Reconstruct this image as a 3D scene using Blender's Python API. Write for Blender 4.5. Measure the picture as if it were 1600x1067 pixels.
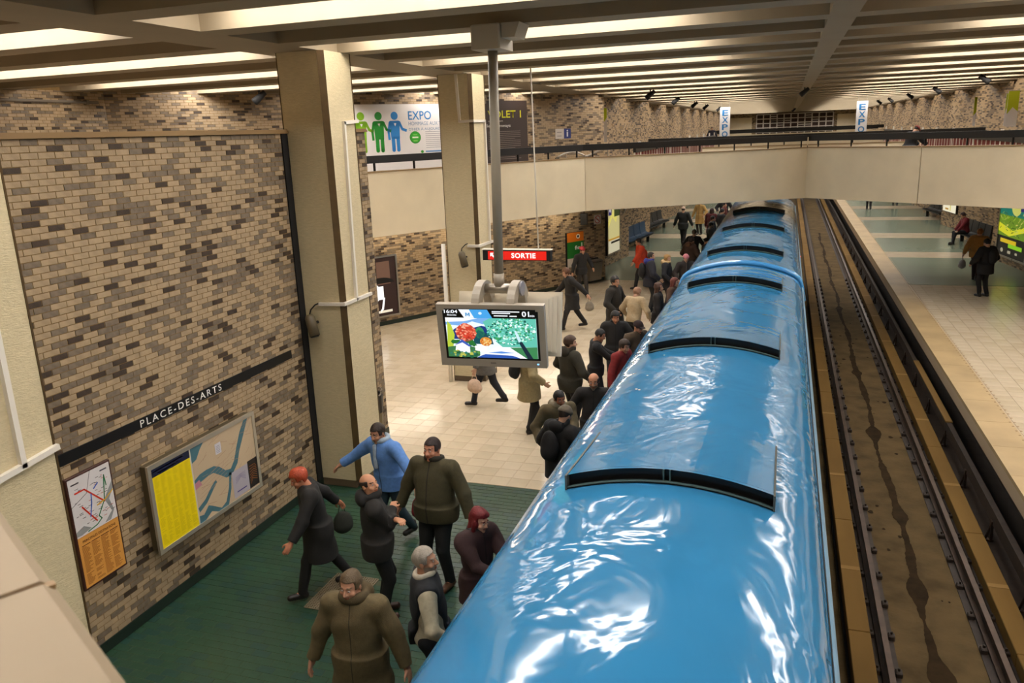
import bpy, math, random
import numpy as np
from mathutils import Vector, Matrix
random.seed(7); rng = np.random.default_rng(7)
S = bpy.context.scene; COL = S.collection
for o in list(bpy.data.objects): bpy.data.objects.remove(o)
PI = math.pi
ORD = ['nearest', 'second nearest', 'middle', 'second farthest', 'farthest']

# ------------------------------------------------------------------ camera, world, exposure
CAM_H = 5.2; FPX = 1252.14
def cam_axes():
    y, p, r = (math.radians(a) for a in (-18.953, 14.480, -2.240))
    f = np.array([math.sin(y)*math.cos(p), math.cos(y)*math.cos(p), -math.sin(p)])
    rt = np.array([math.cos(y), -math.sin(y), 0.0]); up = np.cross(rt, f)
    c, s = math.cos(r), math.sin(r)
    return c*rt+s*up, -s*rt+c*up, f
CR, CU, CF = cam_axes()
cd = bpy.data.cameras.new('camera'); cam = bpy.data.objects.new('camera', cd); COL.objects.link(cam)
cd.sensor_width = 36.0; cd.lens = FPX/1600*36.0; cd.clip_start = 0.05; cd.clip_end = 400
cd.dof.use_dof = True; cd.dof.focus_distance = 13.0; cd.dof.aperture_fstop = 5.0
cam.matrix_world = Matrix(((CR[0], CU[0], -CF[0], 0), (CR[1], CU[1], -CF[1], 0), (CR[2], CU[2], -CF[2], CAM_H), (0, 0, 0, 1)))
S.camera = cam
w = bpy.data.worlds.new('World'); S.world = w; w.use_nodes = True
w.node_tree.nodes['Background'].inputs[0].default_value = (0.02, 0.018, 0.015, 1); w.node_tree.nodes['Background'].inputs[1].default_value = 0.3
S.view_settings.view_transform = 'Standard'; S.view_settings.look = 'None'; S.view_settings.gamma = 1.0
S.view_settings.use_curve_mapping = False; S.view_settings.exposure = 0.0
TUBE = 17.0                       # radiance of the fluorescent troughs in the lit coffers
TUBE_COL = (1.0, 0.965, 0.935)

def pxsize(p):                    # (visible?, distance) of a world point in the 1600x1067 frame
    q = np.asarray(p, float)-np.array([0, 0, CAM_H]); d = q@CF
    if d < 0.2: return False, 1e9
    x, y = 800+FPX*(q@CR)/d, 533.5-FPX*(q@CU)/d
    return (-10 < x < 1610 and -10 < y < 1077), d

# ------------------------------------------------------------------ materials
def lin(c):
    f = lambda v: v/12.92 if v <= 0.04045 else ((v+0.055)/1.055)**2.4
    return tuple(f(x/255.0) for x in c)
MATS = {}
def mat(name, rgb, rough=0.6, metal=0.0, var=0.0, scale=8.0, bump=0.0, bscale=60.0, emit=0.0, emit_rgb=None, coat=0.0, spec=0.5, rvar=0.0, stretch=None):
    if name in MATS: return MATS[name]
    m = bpy.data.materials.new(name); m.use_nodes = True; nt = m.node_tree; b = nt.nodes['Principled BSDF']
    c = lin(rgb); b.inputs['Base Color'].default_value = (*c, 1)
    b.inputs['Roughness'].default_value = rough; b.inputs['Metallic'].default_value = metal
    b.inputs['Specular IOR Level'].default_value = spec
    if coat: b.inputs['Coat Weight'].default_value = coat; b.inputs['Coat Roughness'].default_value = 0.05
    if emit:
        e = lin(emit_rgb) if emit_rgb else c
        b.inputs['Emission Color'].default_value = (*e, 1); b.inputs['Emission Strength'].default_value = emit
    tc = None
    def coords():
        t = nt.nodes.new('ShaderNodeTexCoord')
        if stretch:
            mp = nt.nodes.new('ShaderNodeMapping'); mp.inputs['Scale'].default_value = stretch
            nt.links.new(t.outputs['Object'], mp.inputs[0]); return mp.outputs[0]
        return t.outputs['Object']
    if var or rvar:
        co = coords()
        n = nt.nodes.new('ShaderNodeTexNoise'); n.inputs['Scale'].default_value = scale; n.inputs['Detail'].default_value = 5
        nt.links.new(co, n.inputs['Vector'])
        if var:
            r = nt.nodes.new('ShaderNodeValToRGB'); r.color_ramp.elements[0].position = 0.3; r.color_ramp.elements[1].position = 0.7
            r.color_ramp.elements[0].color = (*[x*(1-var) for x in c], 1); r.color_ramp.elements[1].color = (*[min(1, x*(1+var)) for x in c], 1)
            nt.links.new(n.outputs['Fac'], r.inputs[0]); nt.links.new(r.outputs[0], b.inputs['Base Color'])
        if rvar:
            mr = nt.nodes.new('ShaderNodeMapRange'); mr.inputs['To Min'].default_value = max(0.02, rough-rvar); mr.inputs['To Max'].default_value = rough+rvar
            nt.links.new(n.outputs['Fac'], mr.inputs[0]); nt.links.new(mr.outputs[0], b.inputs['Roughness'])
    if bump:
        co = coords()
        n = nt.nodes.new('ShaderNodeTexNoise'); n.inputs['Scale'].default_value = bscale; n.inputs['Detail'].default_value = 3
        bp = nt.nodes.new('ShaderNodeBump'); bp.inputs['Strength'].default_value = bump; bp.inputs['Distance'].default_value = 0.02
        nt.links.new(co, n.inputs['Vector']); nt.links.new(n.outputs['Fac'], bp.inputs['Height']); nt.links.new(bp.outputs[0], b.inputs['Normal'])
    MATS[name] = m
    return m
def glow(name, rgb, strength=1.0):
    return mat(name, (10, 10, 10), rough=0.5, emit=strength, emit_rgb=rgb)

# ------------------------------------------------------------------ mesh helpers
def root_loc(o):
    v = Vector((0, 0, 0))
    while o is not None: v += o.location; o = o.parent
    return v
class MB:
    def __init__(s): s.v = []; s.f = []; s.m = []
    def quad(s, a, b, c, d, mi=0):
        n = len(s.v); s.v += [tuple(a), tuple(b), tuple(c), tuple(d)]; s.f.append((n, n+1, n+2, n+3)); s.m.append(mi); return s
    def poly(s, pts, mi=0):
        n = len(s.v); s.v += [tuple(p) for p in pts]; s.f.append(tuple(range(n, n+len(pts)))); s.m.append(mi); return s
    def hexa(s, p, mi=0, skip=()):
        n = len(s.v); s.v += [tuple(q) for q in p]
        for i, f in enumerate(((0, 3, 2, 1), (4, 5, 6, 7), (0, 1, 5, 4), (1, 2, 6, 5), (2, 3, 7, 6), (3, 0, 4, 7))):
            if i in skip: continue
            s.f.append(tuple(n+j for j in f)); s.m.append(mi)
        return s
    def box(s, x0, x1, y0, y1, z0, z1, mi=0):
        return s.hexa([(x0, y0, z0), (x1, y0, z0), (x1, y1, z0), (x0, y1, z0), (x0, y0, z1), (x1, y0, z1), (x1, y1, z1), (x0, y1, z1)], mi)
    def obox(s, c, ex, ey, ez, hx, hy, hz, mi=0):
        c, ex, ey, ez = (np.asarray(a, float) for a in (c, ex, ey, ez)); P = []
        for dz in (-1, 1):
            for dx, dy in ((-1, -1), (1, -1), (1, 1), (-1, 1)): P.append(tuple(c+ex*hx*dx+ey*hy*dy+ez*hz*dz))
        return s.hexa(P, mi)
    def bbox(s, x0, x1, y0, y1, z0, z1, b=0.01, mi=0):      # box with chamfered vertical edges and top
        ring = lambda o, z: [(x0+o, y0, z), (x1-o, y0, z), (x1, y0+o, z), (x1, y1-o, z), (x1-o, y1, z), (x0+o, y1, z), (x0, y1-o, z), (x0, y0+o, z)]
        i = [(x0+2*b, y0+b, z1), (x1-2*b, y0+b, z1), (x1-b, y0+2*b, z1), (x1-b, y1-2*b, z1), (x1-2*b, y1-b, z1), (x0+2*b, y1-b, z1), (x0+b, y1-2*b, z1), (x0+b, y0+2*b, z1)]
        s.loft([ring(b, z0), ring(b, z1-b), i], mi, True, True); return s
    def loft(s, rings, mi=0, cap0=True, cap1=True, closed=True):
        n0 = len(s.v); k = len(rings[0])
        for r in rings: s.v += [tuple(p) for p in r]
        for i in range(len(rings)-1):
            for j in range(k if closed else k-1):
                a = n0+i*k+j; b = n0+i*k+(j+1) % k
                s.f.append((a, b, b+k, a+k)); s.m.append(mi)
        if cap0: s.f.append(tuple(n0+j for j in reversed(range(k)))); s.m.append(mi)
        if cap1: s.f.append(tuple(n0+(len(rings)-1)*k+j for j in range(k))); s.m.append(mi)
        return s
    def tube(s, pts, r, n=8, mi=0):
        pts = [Vector(p) for p in pts]; rings = []; rr = r if isinstance(r, (list, tuple)) else [r]*len(pts)
        up = None
        for i, p in enumerate(pts):
            t = (pts[min(i+1, len(pts)-1)]-pts[max(i-1, 0)]).normalized()
            if up is None: up = t.orthogonal().normalized()
            up = (up-t*up.dot(t)).normalized(); q = t.cross(up)
            rings.append([tuple(p+(up*math.cos(2*PI*j/n)+q*math.sin(2*PI*j/n))*rr[i]) for j in range(n)])
        return s.loft(rings, mi)
    def build(s, name, mats, parent=None, smooth=False, origin=None):
        me = bpy.data.meshes.new(name); V = np.array(s.v, float)
        if parent is not None: off = np.array(root_loc(parent))
        elif origin is not None: off = np.array(origin, float)
        else: off = np.array([(V[:, 0].min()+V[:, 0].max())/2, (V[:, 1].min()+V[:, 1].max())/2, V[:, 2].min()])
        me.from_pydata([tuple(p) for p in V-off], [], s.f)
        if not isinstance(mats, (list, tuple)): mats = [mats]
        for m in mats: me.materials.append(m)
        if len(mats) > 1: me.polygons.foreach_set('material_index', s.m)
        if smooth: me.polygons.foreach_set('use_smooth', [True]*len(s.f))
        me.update()
        o = bpy.data.objects.new(name, me); COL.objects.link(o)
        if parent is not None: o.parent = parent
        else: o.location = off
        return o
def tag(o, label=None, cat=None, group=None, kind=None):
    if label: o['label'] = label
    if cat: o['category'] = cat
    if group: o['group'] = group
    if kind: o['kind'] = kind
    return o
def thing(name, label, cat, loc, group=None):
    o = bpy.data.objects.new(name, None); COL.objects.link(o); o.location = loc; o.empty_display_size = 0.2
    return tag(o, label, cat, group)
def struct(o): o['kind'] = 'structure'; return o
def plane_frame(o, u, v):                        # surface frame with u to the right, v up, d = u x v outwards
    o, u, v = np.asarray(o, float), np.asarray(u, float), np.asarray(v, float); n = np.cross(u, v); n /= np.linalg.norm(n)
    return lambda a, b, d=0.0: tuple(o+u*a+v*b+n*d)
def fit_text(txt, u0, u1, v0, h, place, name, m, parent, bold=0.0, depth=0.003, spacing=1.0, lay=1):
    cu = bpy.data.curves.new(name, 'FONT'); cu.body = txt; cu.size = 1; cu.offset = bold; cu.space_character = spacing; cu.resolution_u = 3
    to = bpy.data.objects.new('tmp', cu); COL.objects.link(to); bpy.context.view_layer.update()
    me = bpy.data.meshes.new_from_object(to.evaluated_get(bpy.context.evaluated_depsgraph_get()))
    bpy.data.objects.remove(to); bpy.data.curves.remove(cu)
    V = np.array([v.co[:] for v in me.vertices]); lo, hi = V.min(0), V.max(0); off = root_loc(parent)
    for v in me.vertices: v.co = Vector(place(u0+(v.co.x-lo[0])/(hi[0]-lo[0])*(u1-u0), v0+(v.co.y-lo[1])/(hi[1]-lo[1])*h, depth))-off
    me.name = name; me.materials.clear(); me.materials.append(m); me.update()
    o = bpy.data.objects.new(name, me); COL.objects.link(o); o.parent = parent
    return o
class Art:                                        # flat print on a surface: many shapes, one part
    def __init__(s, fr): s.b = MB(); s.fr = fr; s.mats = []; s.k = 0
    def mi(s, m):
        if m not in s.mats: s.mats.append(m)
        return s.mats.index(m)
    def poly(s, pts, m, lay=1): s.b.poly([s.fr(a, b, 0.0012*lay) for a, b in pts], s.mi(m)); return s
    def rect(s, a0, a1, b0, b1, m, lay=1): return s.poly([(a0, b0), (a1, b0), (a1, b1), (a0, b1)], m, lay)
    def disc(s, a, b, ra, rb, m, lay=1, n=20, a0=0, a1=2*PI): return s.poly([(a+ra*math.cos(a0+(a1-a0)*i/n), b+rb*math.sin(a0+(a1-a0)*i/n)) for i in range(n if a1-a0 > 6.2 else n+1)], m, lay)
    def line(s, pts, wd, m, lay=1):
        for (a, b), (c, d) in zip(pts[:-1], pts[1:]):
            L = math.hypot(c-a, d-b) or 1e-6; nx, ny = -(d-b)/L*wd/2, (c-a)/L*wd/2; ex, ey = (c-a)/L*wd*.3, (d-b)/L*wd*.3
            s.poly([(a-nx-ex, b-ny-ey), (c-nx+ex, d-ny+ey), (c+nx+ex, d+ny+ey), (a+nx-ex, b+ny-ey)], m, lay)
        return s
    def build(s, name, parent): return s.b.build(name, s.mats, parent)
# ------------------------------------------------------------------ many small boxes in one mesh / as single parts
def boxes_mesh(name, C, U, V, N, hu, hv, hn, mi, mats, parent):
    """C (n,3) centres; U,V,N unit axes; half sizes hu,hv (arrays), hn; five faces each (no back)"""
    n = len(C); C = np.asarray(C, float)-np.array(root_loc(parent))
    sg = np.array([(-1, -1, -1), (1, -1, -1), (1, 1, -1), (-1, 1, -1), (-.985, -.965, 1), (.985, -.965, 1), (.985, .965, 1), (-.985, .965, 1)], float)
    hu = np.broadcast_to(hu, (n,)); hv = np.broadcast_to(hv, (n,)); hn = np.broadcast_to(hn, (n,))
    P = C[:, None, :]+sg[None, :, 0, None]*hu[:, None, None]*U+sg[None, :, 1, None]*hv[:, None, None]*V+sg[None, :, 2, None]*hn[:, None, None]*N
    F = np.array([(4, 5, 6, 7), (0, 1, 5, 4), (1, 2, 6, 5), (2, 3, 7, 6), (3, 0, 4, 7)])
    Q = (F[None]+8*np.arange(n)[:, None, None]).reshape(-1, 4)
    me = bpy.data.meshes.new(name)
    me.vertices.add(8*n); me.vertices.foreach_set('co', P.reshape(-1).astype(np.float32))
    me.loops.add(Q.size); me.loops.foreach_set('vertex_index', Q.reshape(-1).astype(np.int32))
    me.polygons.add(len(Q)); me.polygons.foreach_set('loop_start', np.arange(0, Q.size, 4, dtype=np.int32))
    for m in mats: me.materials.append(m)
    me.polygons.foreach_set('material_index', np.repeat(np.asarray(mi, np.int32), 5))
    me.polygons.foreach_set('use_smooth', np.zeros(len(Q), bool)); me.update(calc_edges=True)
    o = bpy.data.objects.new(name, me); COL.objects.link(o); o.parent = parent
    return o
def field(parent, name, stuff_name, O, U, V, width, height, pu, pv, gap, proud, mats, wts, near=0, stagger=0.5, rows0=0, keep=None, occl=None, seed=1):
    """courses of bricks / tiles on the plane O + a U + b V; the largest `near` in view become single parts"""
    r = np.random.default_rng(seed); O, U, V = (np.asarray(a, float) for a in (O, U, V)); N = np.cross(U, V)
    A, B, HU, HV, MI = [], [], [], [], []
    for j in range(int(math.ceil(height/pv-1e-6))):
        b0, b1 = j*pv, min((j+1)*pv, height); a = -((j*stagger) % 1.0)*pu
        if b1-b0 < pv*.4: continue
        last = -1
        while a < width-1e-4:
            a0, a1 = max(a, 0), min(a+pu, width); a += pu
            if a1-a0 < pu*.15: continue
            if keep and not keep((a0+a1)/2, (b0+b1)/2): continue
            m = r.choice(len(wts), p=wts)
            if m == len(wts)-1 and last == m and r.random() < .75: m = 0       # dark ones rarely side by side
            last = m
            A.append((a0+a1)/2); B.append((b0+b1)/2); HU.append((a1-a0-gap)/2); HV.append((b1-b0-gap)/2); MI.append(m)
    A, B, HU, HV, MI = (np.array(x) for x in (A, B, HU, HV, MI)); n = len(A)
    hn = proud/2+0.004; C = O+A[:, None]*U+B[:, None]*V+N*(proud/2-0.004)
    sel = np.zeros(n, bool)
    if near:
        d = np.full(n, 1e9)
        for i in range(n):
            vis, dd = pxsize(C[i])
            if vis and not (occl and occl(C[i])): d[i] = dd
        idx = np.argsort(d)[:near]; sel[idx[d[idx] < 1e8]] = True
    cache = {}; rl = np.array(root_loc(parent))
    for i in np.nonzero(sel)[0]:
        key = (int(MI[i]), round(HU[i], 3), round(HV[i], 3))
        if key not in cache:
            t = boxes_mesh(name, [rl], U, V, N, HU[i], HV[i], hn, [0], [mats[MI[i]]], parent); cache[key] = t.data; t.location = C[i]-rl
        else:
            t = bpy.data.objects.new(name, cache[key]); COL.objects.link(t); t.parent = parent; t.location = C[i]-rl
    rest = ~sel
    if rest.any():
        dj = r.uniform(-.0012, .0012, n)
        o = boxes_mesh(stuff_name, (C+dj[:, None]*N)[rest], U, V, N, HU[rest], HV[rest], hn, MI[rest], mats, parent); o['kind'] = 'stuff'

# ------------------------------------------------------------------ materials of the station
m_cream = mat('brick_cream', (166, 143, 111), .6, var=.14, scale=9, bump=.15, bscale=90)
m_grey = mat('brick_grey', (118, 103, 85), .55, var=.20, scale=14, bump=.15, bscale=90)
m_dark = mat('brick_dark', (64, 50, 38), .5, var=.22, scale=12, bump=.15, bscale=90)
BR = [m_cream, m_grey, m_dark]; BW = [.56, .32, .12]
m_mortar = mat('mortar', (134, 108, 66), .9, var=.15, scale=20)
m_green = mat('tile_green', (40, 72, 52), .35, var=.18, scale=3, bump=.06, bscale=25)
m_green2 = mat('tile_teal', (34, 68, 58), .35, var=.18, scale=3, bump=.06, bscale=25)
m_grout = mat('grout', (82, 88, 66), .8)
m_tile = mat('tile_cream', (206, 190, 164), .15, var=.07, scale=2.0, rvar=.06)
m_tile2 = mat('tile_cream_worn', (199, 183, 156), .18, var=.08, scale=2.0, rvar=.06)
m_grout2 = mat('grout_cream', (178, 156, 126), .5)
m_gfar = mat('floor_green_far', (122, 134, 115), .22, var=.05, scale=.6)
m_edge = mat('platform_edge_stone', (172, 148, 108), .5, spec=.25, var=.14, scale=1.1)
m_conc = mat('concrete_panel', (220, 204, 172), .6, var=.06, scale=1.2, bump=.05, bscale=40)
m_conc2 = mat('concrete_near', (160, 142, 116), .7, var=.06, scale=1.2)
m_colm = mat('column_mosaic', (206, 190, 152), .55, var=.07, scale=30, bump=.35, bscale=70, stretch=(.35, .35, 1.6))
m_trimc = mat('column_corner_bronze', (88, 68, 38), .4, metal=.3, var=.15)
m_ceil = mat('ceiling_paint', (146, 131, 106), .7, var=.04, scale=1.5)
m_ceilw = mat('coffer_white', (226, 214, 198), .7)
m_bronze = mat('cap_bronze', (150, 122, 84), .4, metal=.2)
m_black = mat('black_paint', (16, 14, 12), .4)
m_blackm = mat('black_matte', (14, 12, 11), .75)
m_white = mat('white_plastic', (228, 220, 206), .4)
m_steel = mat('steel', (176, 168, 156), .3, metal=.9, rvar=.08)
m_base = mat('baseboard_green', (26, 40, 30), .4)
m_side = mat('slab_grey', (120, 110, 96), .8)

# ------------------------------------------------------------------ floors
PL, PR = -2.16, 3.42                             # platform edges
fl = struct(MB().box(-16, PL, -14, 97, -.35, -.012).build('floor', m_grout, origin=(-9, 30, 0)))
g2 = MB()
g2.box(-16, PL-.0, 10.65, 28.1, -.012, -.006); g2.build('cream_bed', m_grout2, fl)
# far green floor with cream stripes
f2 = MB(); ys = [28.1, 33.6, 35.2, 39.5, 41.2, 46.4, 48.1, 52.6, 54.4, 58.6, 60.4, 64.6, 66.4, 70.6, 72.4, 97]
for i in range(len(ys)-1): f2.box(-9, PL, ys[i], ys[i+1], -.012, 0, 0 if i % 2 == 0 else 1)
f2.build('banded_paving', [m_gfar, m_tile], fl)
field(fl, 'tile', 'tiles_further_off', (-6.67, 3.0, -.010), (1, 0, 0), (0, 1, 0), 6.67+PL, 7.65, .205, .105, .006, .002, [m_green, m_green2], [.7, .3], near=300, seed=3,
      keep=lambda a, b: not (-5.08 < -6.67+a < -4.48 and 6.95 < 3+b < 7.75), occl=lambda c: c[0] < -6.6 or c[1] < 5.2)
field(fl, 'cream_tile', 'cream_tiles_further_off', (-13.0, 10.65, -.006), (1, 0, 0), (0, 1, 0), 13+PL, 17.45, .305, .305, .005, .002, [m_tile, m_tile2], [.6, .4], near=300, stagger=0, seed=4, occl=lambda c: c[0] < -6.7 and c[1] < 16.5,
      keep=lambda a, b: (-13+a) > -6-.605*(28.1-10.65-b)-.1)
MB().box(PL-.3, PL, -14, 10.6, 0, .003).build('edge_strip', m_edge, fl)
fr = struct(MB().box(PR, 16, -14, 97, -.35, -.012).build('floor_right', m_grout2, origin=(9, 30, 0)))
f3 = MB(); ys = [28.4, 34.1, 35.6, 39.9, 41.7, 47.2, 48.8, 53.4, 55.2, 59.4, 61.2, 65.4, 67.2, 71.4, 73.2, 97]
for i in range(len(ys)-1): f3.box(3.95, 16, ys[i], ys[i+1], -.012, 0, 0 if i % 2 == 0 else 1)
f3.build('banded_paving', [m_gfar, m_tile], fr)
field(fr, 'cream_tile', 'cream_tiles_further_off', (3.97, 7.0, -.006), (1, 0, 0), (0, 1, 0), 8.03, 21.4, .305, .305, .004, .002, [m_tile, m_tile2], [.6, .4], near=300, stagger=0, seed=5)
eb = MB()
for k in range(78): eb.box(PR-.04, 3.94, 2+1.2*k, 2+1.2*k+1.194, -.07, 0)
eb.build('edge_stone', m_edge, fr)['kind'] = 'stuff'
sb = MB()
for k in range(240):
    y = 6+.22*k
    for dx in (-.035, .035): sb.loft([[(3.95+dx+.022*math.cos(a), y+.022*math.sin(a), .0) for a in np.arange(6)*PI/3], [(3.95+dx+.014*math.cos(a), y+.014*math.sin(a), .006) for a in np.arange(6)*PI/3]])
sb.build('warning_studs', m_bronze, fr)['kind'] = 'stuff'

# ------------------------------------------------------------------ track bed
m_bed = mat('track_concrete', (88, 72, 46), .95, spec=.15, var=.30, scale=2.2, bump=.3, bscale=18)
m_beam = mat('running_beam_ochre', (112, 85, 42), .85, spec=.15, var=.16, scale=1.6, stretch=(1, .25, 1))
m_joint = mat('beam_joint', (134, 104, 58), .8, spec=.2)
m_rail = mat('rail_steel', (74, 60, 50), .45, metal=.8, var=.2, scale=6)
m_rust = mat('rusty_iron', (46, 34, 24), .7, var=.3, scale=8)
m_pit = mat('pit_wall', (40, 32, 24), .85, var=.25, scale=3)
m_oil = mat('oil_stain', (46, 34, 19), .9, var=.3, scale=5, spec=.1)
ZB = -1.22
tb = struct(MB().box(PL, PR, -14, 97, ZB-.3, ZB).build('floor_track_bed', m_bed))
MB().box(PL-.02, PL+.02, -14, 97, ZB, -.35).box(PR+.5, PR+.54, -14, 97, ZB, -.33).build('pit_side', m_pit, tb)
MB().box(PR, PR+.5, -14, 97, ZB, ZB+.004).build('pit_ledge', m_pit, tb)
# oil stain: a wandering strip with blots, lying on the concrete between the rails
oc = 2.03; st = MB(); L, Rr = [], []
nz = np.convolve(rng.normal(0, 1, 960), np.ones(5)/5, 'same'); nb = np.convolve(rng.normal(0, 1, 960), np.ones(9)/9, 'same')
for k in range(920):
    y = 5.5+.05*k; wv = .052+.016*math.sin(k*.11)+.022*nz[k]+sum(.085*math.exp(-((y-q)/.28)**2) for q in (8.4, 9.3, 11.2, 13.6, 17.5, 22.0, 30.0)); cx = oc+.035*math.sin(k*.05)+.02*nb[k]
    L.append((cx-max(.015, wv), y, ZB+.004)); Rr.append((cx+max(.015, wv*1.05-.01*nb[k]), y, ZB+.004))
for k in range(len(L)-1): st.quad(L[k], Rr[k], Rr[k+1], L[k+1])
st.build('oil_stain', m_oil, tb)
bl = MB()
for k in range(30):
    cx, cy, rr = oc+rng.uniform(-.5, .5), rng.uniform(7, 40), rng.uniform(.012, .05)
    bl.poly([(cx+rr*(1+.3*math.sin(3*a+k))*math.cos(a), cy+1.6*rr*math.sin(a), ZB+.005) for a in np.arange(10)*PI/5])
bl.build('oil_blot', m_oil, tb)['kind'] = 'stuff'
def running_beam(x0, x1, label):
    t = thing('running_beam', label, 'track beam', ((x0+x1)/2, 40, ZB))
    k = 0; y = 3.0
    while y < 78:
        L_ = 3.1+.5*(k % 2); MB().bbox(x0, x1, y, y+L_-.012, ZB+.02, -1.0, .008).build('beam_length', m_beam, t)
        MB().box(x0+.004, x1-.004, y+L_*.5-.05, y+L_*.5+.05, -1.0, -.996).build('joint_plate', m_joint, t); y += L_; k += 1
    MB().box(x0-.03, x1+.03, -2, 80, ZB, ZB+.03).build('footing', m_rust, t)
    return t
running_beam(1.00, 1.26, 'long ochre running beam close beside the train, its side nearest the blue car')
running_beam(2.86, 3.12, 'long ochre running beam nearer the right platform edge')
def rail(x, label):
    t = thing('steel_rail', label, 'rail', (x, 40, ZB))
    r = MB(); prof = [(-.07, 0), (.07, 0), (.07, .02), (.012, .035), (.012, .14), (.036, .155), (.034, .19), (-.034, .19), (-.036, .155), (-.012, .14), (-.012, .035), (-.07, .02)]
    r.loft([[(x+a, -6, ZB+.03+b) for a, b in prof], [(x+a, 80, ZB+.03+b) for a, b in prof]]); r.build('rail_bar', m_rail, t)
    MB().box(x-.16, x+.14, -6, 80, ZB, ZB+.012).build('sleeper_strip', m_rust, t)
    for k in range(40):
        y = 6.2+.75*k
        for sx in (-1, 1):
            c = MB(); c.bbox(x+sx*.12-.04, x+sx*.12+.04, y-.055, y+.055, ZB+.012, ZB+.075, .012); c.tube([(x+sx*.12, y, ZB+.07), (x+sx*.12, y, ZB+.11)], .015, 6)
            c.build('rail_clip', m_rust, t)
    return t
rail(1.42, 'worn steel running rail next to the ochre beam beside the train')
rail(2.70, 'worn steel running rail on the platform side of the stained concrete')
# right-hand guide bar on brackets
t = thing('guide_bar', 'long dark guide bar on iron brackets under the right platform edge', 'guide bar', (3.3, 40, ZB))
gb = MB(); pr = [(3.27, .30), (3.36, .30), (3.36, .36), (3.29, .36), (3.29, .46), (3.36, .46), (3.36, .52), (3.27, .52)]
gb.loft([[(a, -6, ZB+b-.0) for a, b in pr], [(a, 80, ZB+b) for a, b in pr]]); gb.build('bar', m_rust, t)
MB().bbox(3.25, 3.38, -6, 11.2, ZB+.52, ZB+.56, .006).bbox(3.25, 3.38, 17, 21.5, ZB+.52, ZB+.55, .006).build('cover_board', m_joint, t)
for k in range(22):
    y = 7+2.0*k; b = MB(); b.box(3.18, 3.3, y-.04, y+.04, ZB+.02, ZB+.05); b.box(3.25, 3.285, y-.05, y+.05, ZB+.02, ZB+.36)
    b.tube([(3.20, y, ZB+.05), (3.27, y, ZB+.3)], .018, 6); b.build('bracket', m_rail, t)
MB().box(3.17, PR+.1, -6, 80, ZB, ZB+.02).build('base_plate', m_rust, t)

# ------------------------------------------------------------------ walls
def wall_slab(name, a, b, z0, z1, th=.25):        # thick wall whose visible face runs from a to b (left to right as seen), thickness behind
    a, b = np.array([*a, 0.0]), np.array([*b, 0.0]); u = (b-a)/np.linalg.norm(b-a); n = np.cross(u, (0, 0, 1))
    P = []
    for z in (z0, z1):
        for q in (a, b, b-n*th, a-n*th): P.append((q[0], q[1], z))
    m = MB(); m.hexa(P); o = struct(m.build(name, m_mortar)); return o, u, n, np.linalg.norm(b-a)
WX = -6.67
# left wall: its face looks towards +X; u runs along +Y
wl, u, n, Lw = wall_slab('wall_left', (WX-.007, -13.9), (WX-.007, 12.3), 0, 5.33, .3)
PAN = [((5.5, 6.1), (.82, 2.05)), ((6.36, 8.44), (.68, 1.86)), ((-13, 9.6), (2.19, 2.31))]
hole = lambda y, z: any(a < y < b and c < z < d for (a, b), (c, d) in PAN)
field(wl, 'brick', 'bricks_further_off', (WX-.007, 3.2, .12), (0, 1, 0), (0, 0, 1), 9.1, 5.21, .19, .062, .007, .005, BR, BW, near=300, seed=11, stagger=.44,
      keep=lambda a, b: True, occl=lambda c: c[1] < 5.05 or c[1] > 10.0 or hole(c[1], c[2]))
wE, u, n, Lw = wall_slab('wall_left_end', (WX-.007, 12.3), (WX-.307, 12.3), 0, 5.33, .02)
field(wE, 'brick', 'bricks_further_off', (WX-.007, 12.3, .12), (-1, 0, 0), (0, 0, 1), .3, 5.21, .19, .062, .007, .005, BR, BW, near=90, seed=12)
struct(MB().box(WX, WX+.012, -13.9, 12.3, 0, .125).build('baseboard_left', m_base))
MB().box(WX-.34, WX+.035, -13.9, 12.33, 5.33, 5.365).box(WX-.32, WX+.02, -13.9, 12.32, 5.365, 5.385).build('trim_1', [m_bronze])['kind'] = 'structure'
struct(MB().box(WX, WX+.02, 9.88, 10.02, .12, 5.33).build('shade_strip', m_blackm))  # painted shade: black strip for the shadow line where wall meets column
# upper far-left wall and the diagonal wall, one brickwork
wu, u, n, Lu = wall_slab('wall_upper_left', (-14.2, -13.9), (-14.2, 14.55), 0, 6.99, .25)
field(wu, 'brick', 'bricks', (-14.2, 8.5, 4.9), (0, 1, 0), (0, 0, 1), 6.05, 1.52, .19, .062, .007, .005, BR, BW, seed=13)
wd, ud, nd, Ld = wall_slab('wall_diagonal', (-14.2, 14.55), (-6.0, 28.1), 0, 6.99, .25)
Od = np.array([-14.2, 14.55, 0.0])
field(wd, 'brick', 'bricks', Od+(0, 0, .12), ud, (0, 0, 1), Ld, 6.4, .19, .062, .007, .005, BR, BW, seed=14)
def dg(y, z, d=0.0):                              # point of the diagonal wall at world y, height z, d in front
    s = (y-14.55)/ud[1]; p = Od+ud*s+nd*d; return (p[0], p[1], z)
b_ = MB(); a0, a1 = np.array(dg(14.7, 0, .012)), np.array(dg(28.05, 0, .012)); bb = np.array(dg(14.7, 0)); 
b_.hexa([a0, a1, dg(28.05, 0), bb, a0+(0, 0, .12), a1+(0, 0, .12), dg(28.05, .12), bb+(0, 0, .12)]); struct(b_.build('baseboard_diagonal', m_base))
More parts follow.
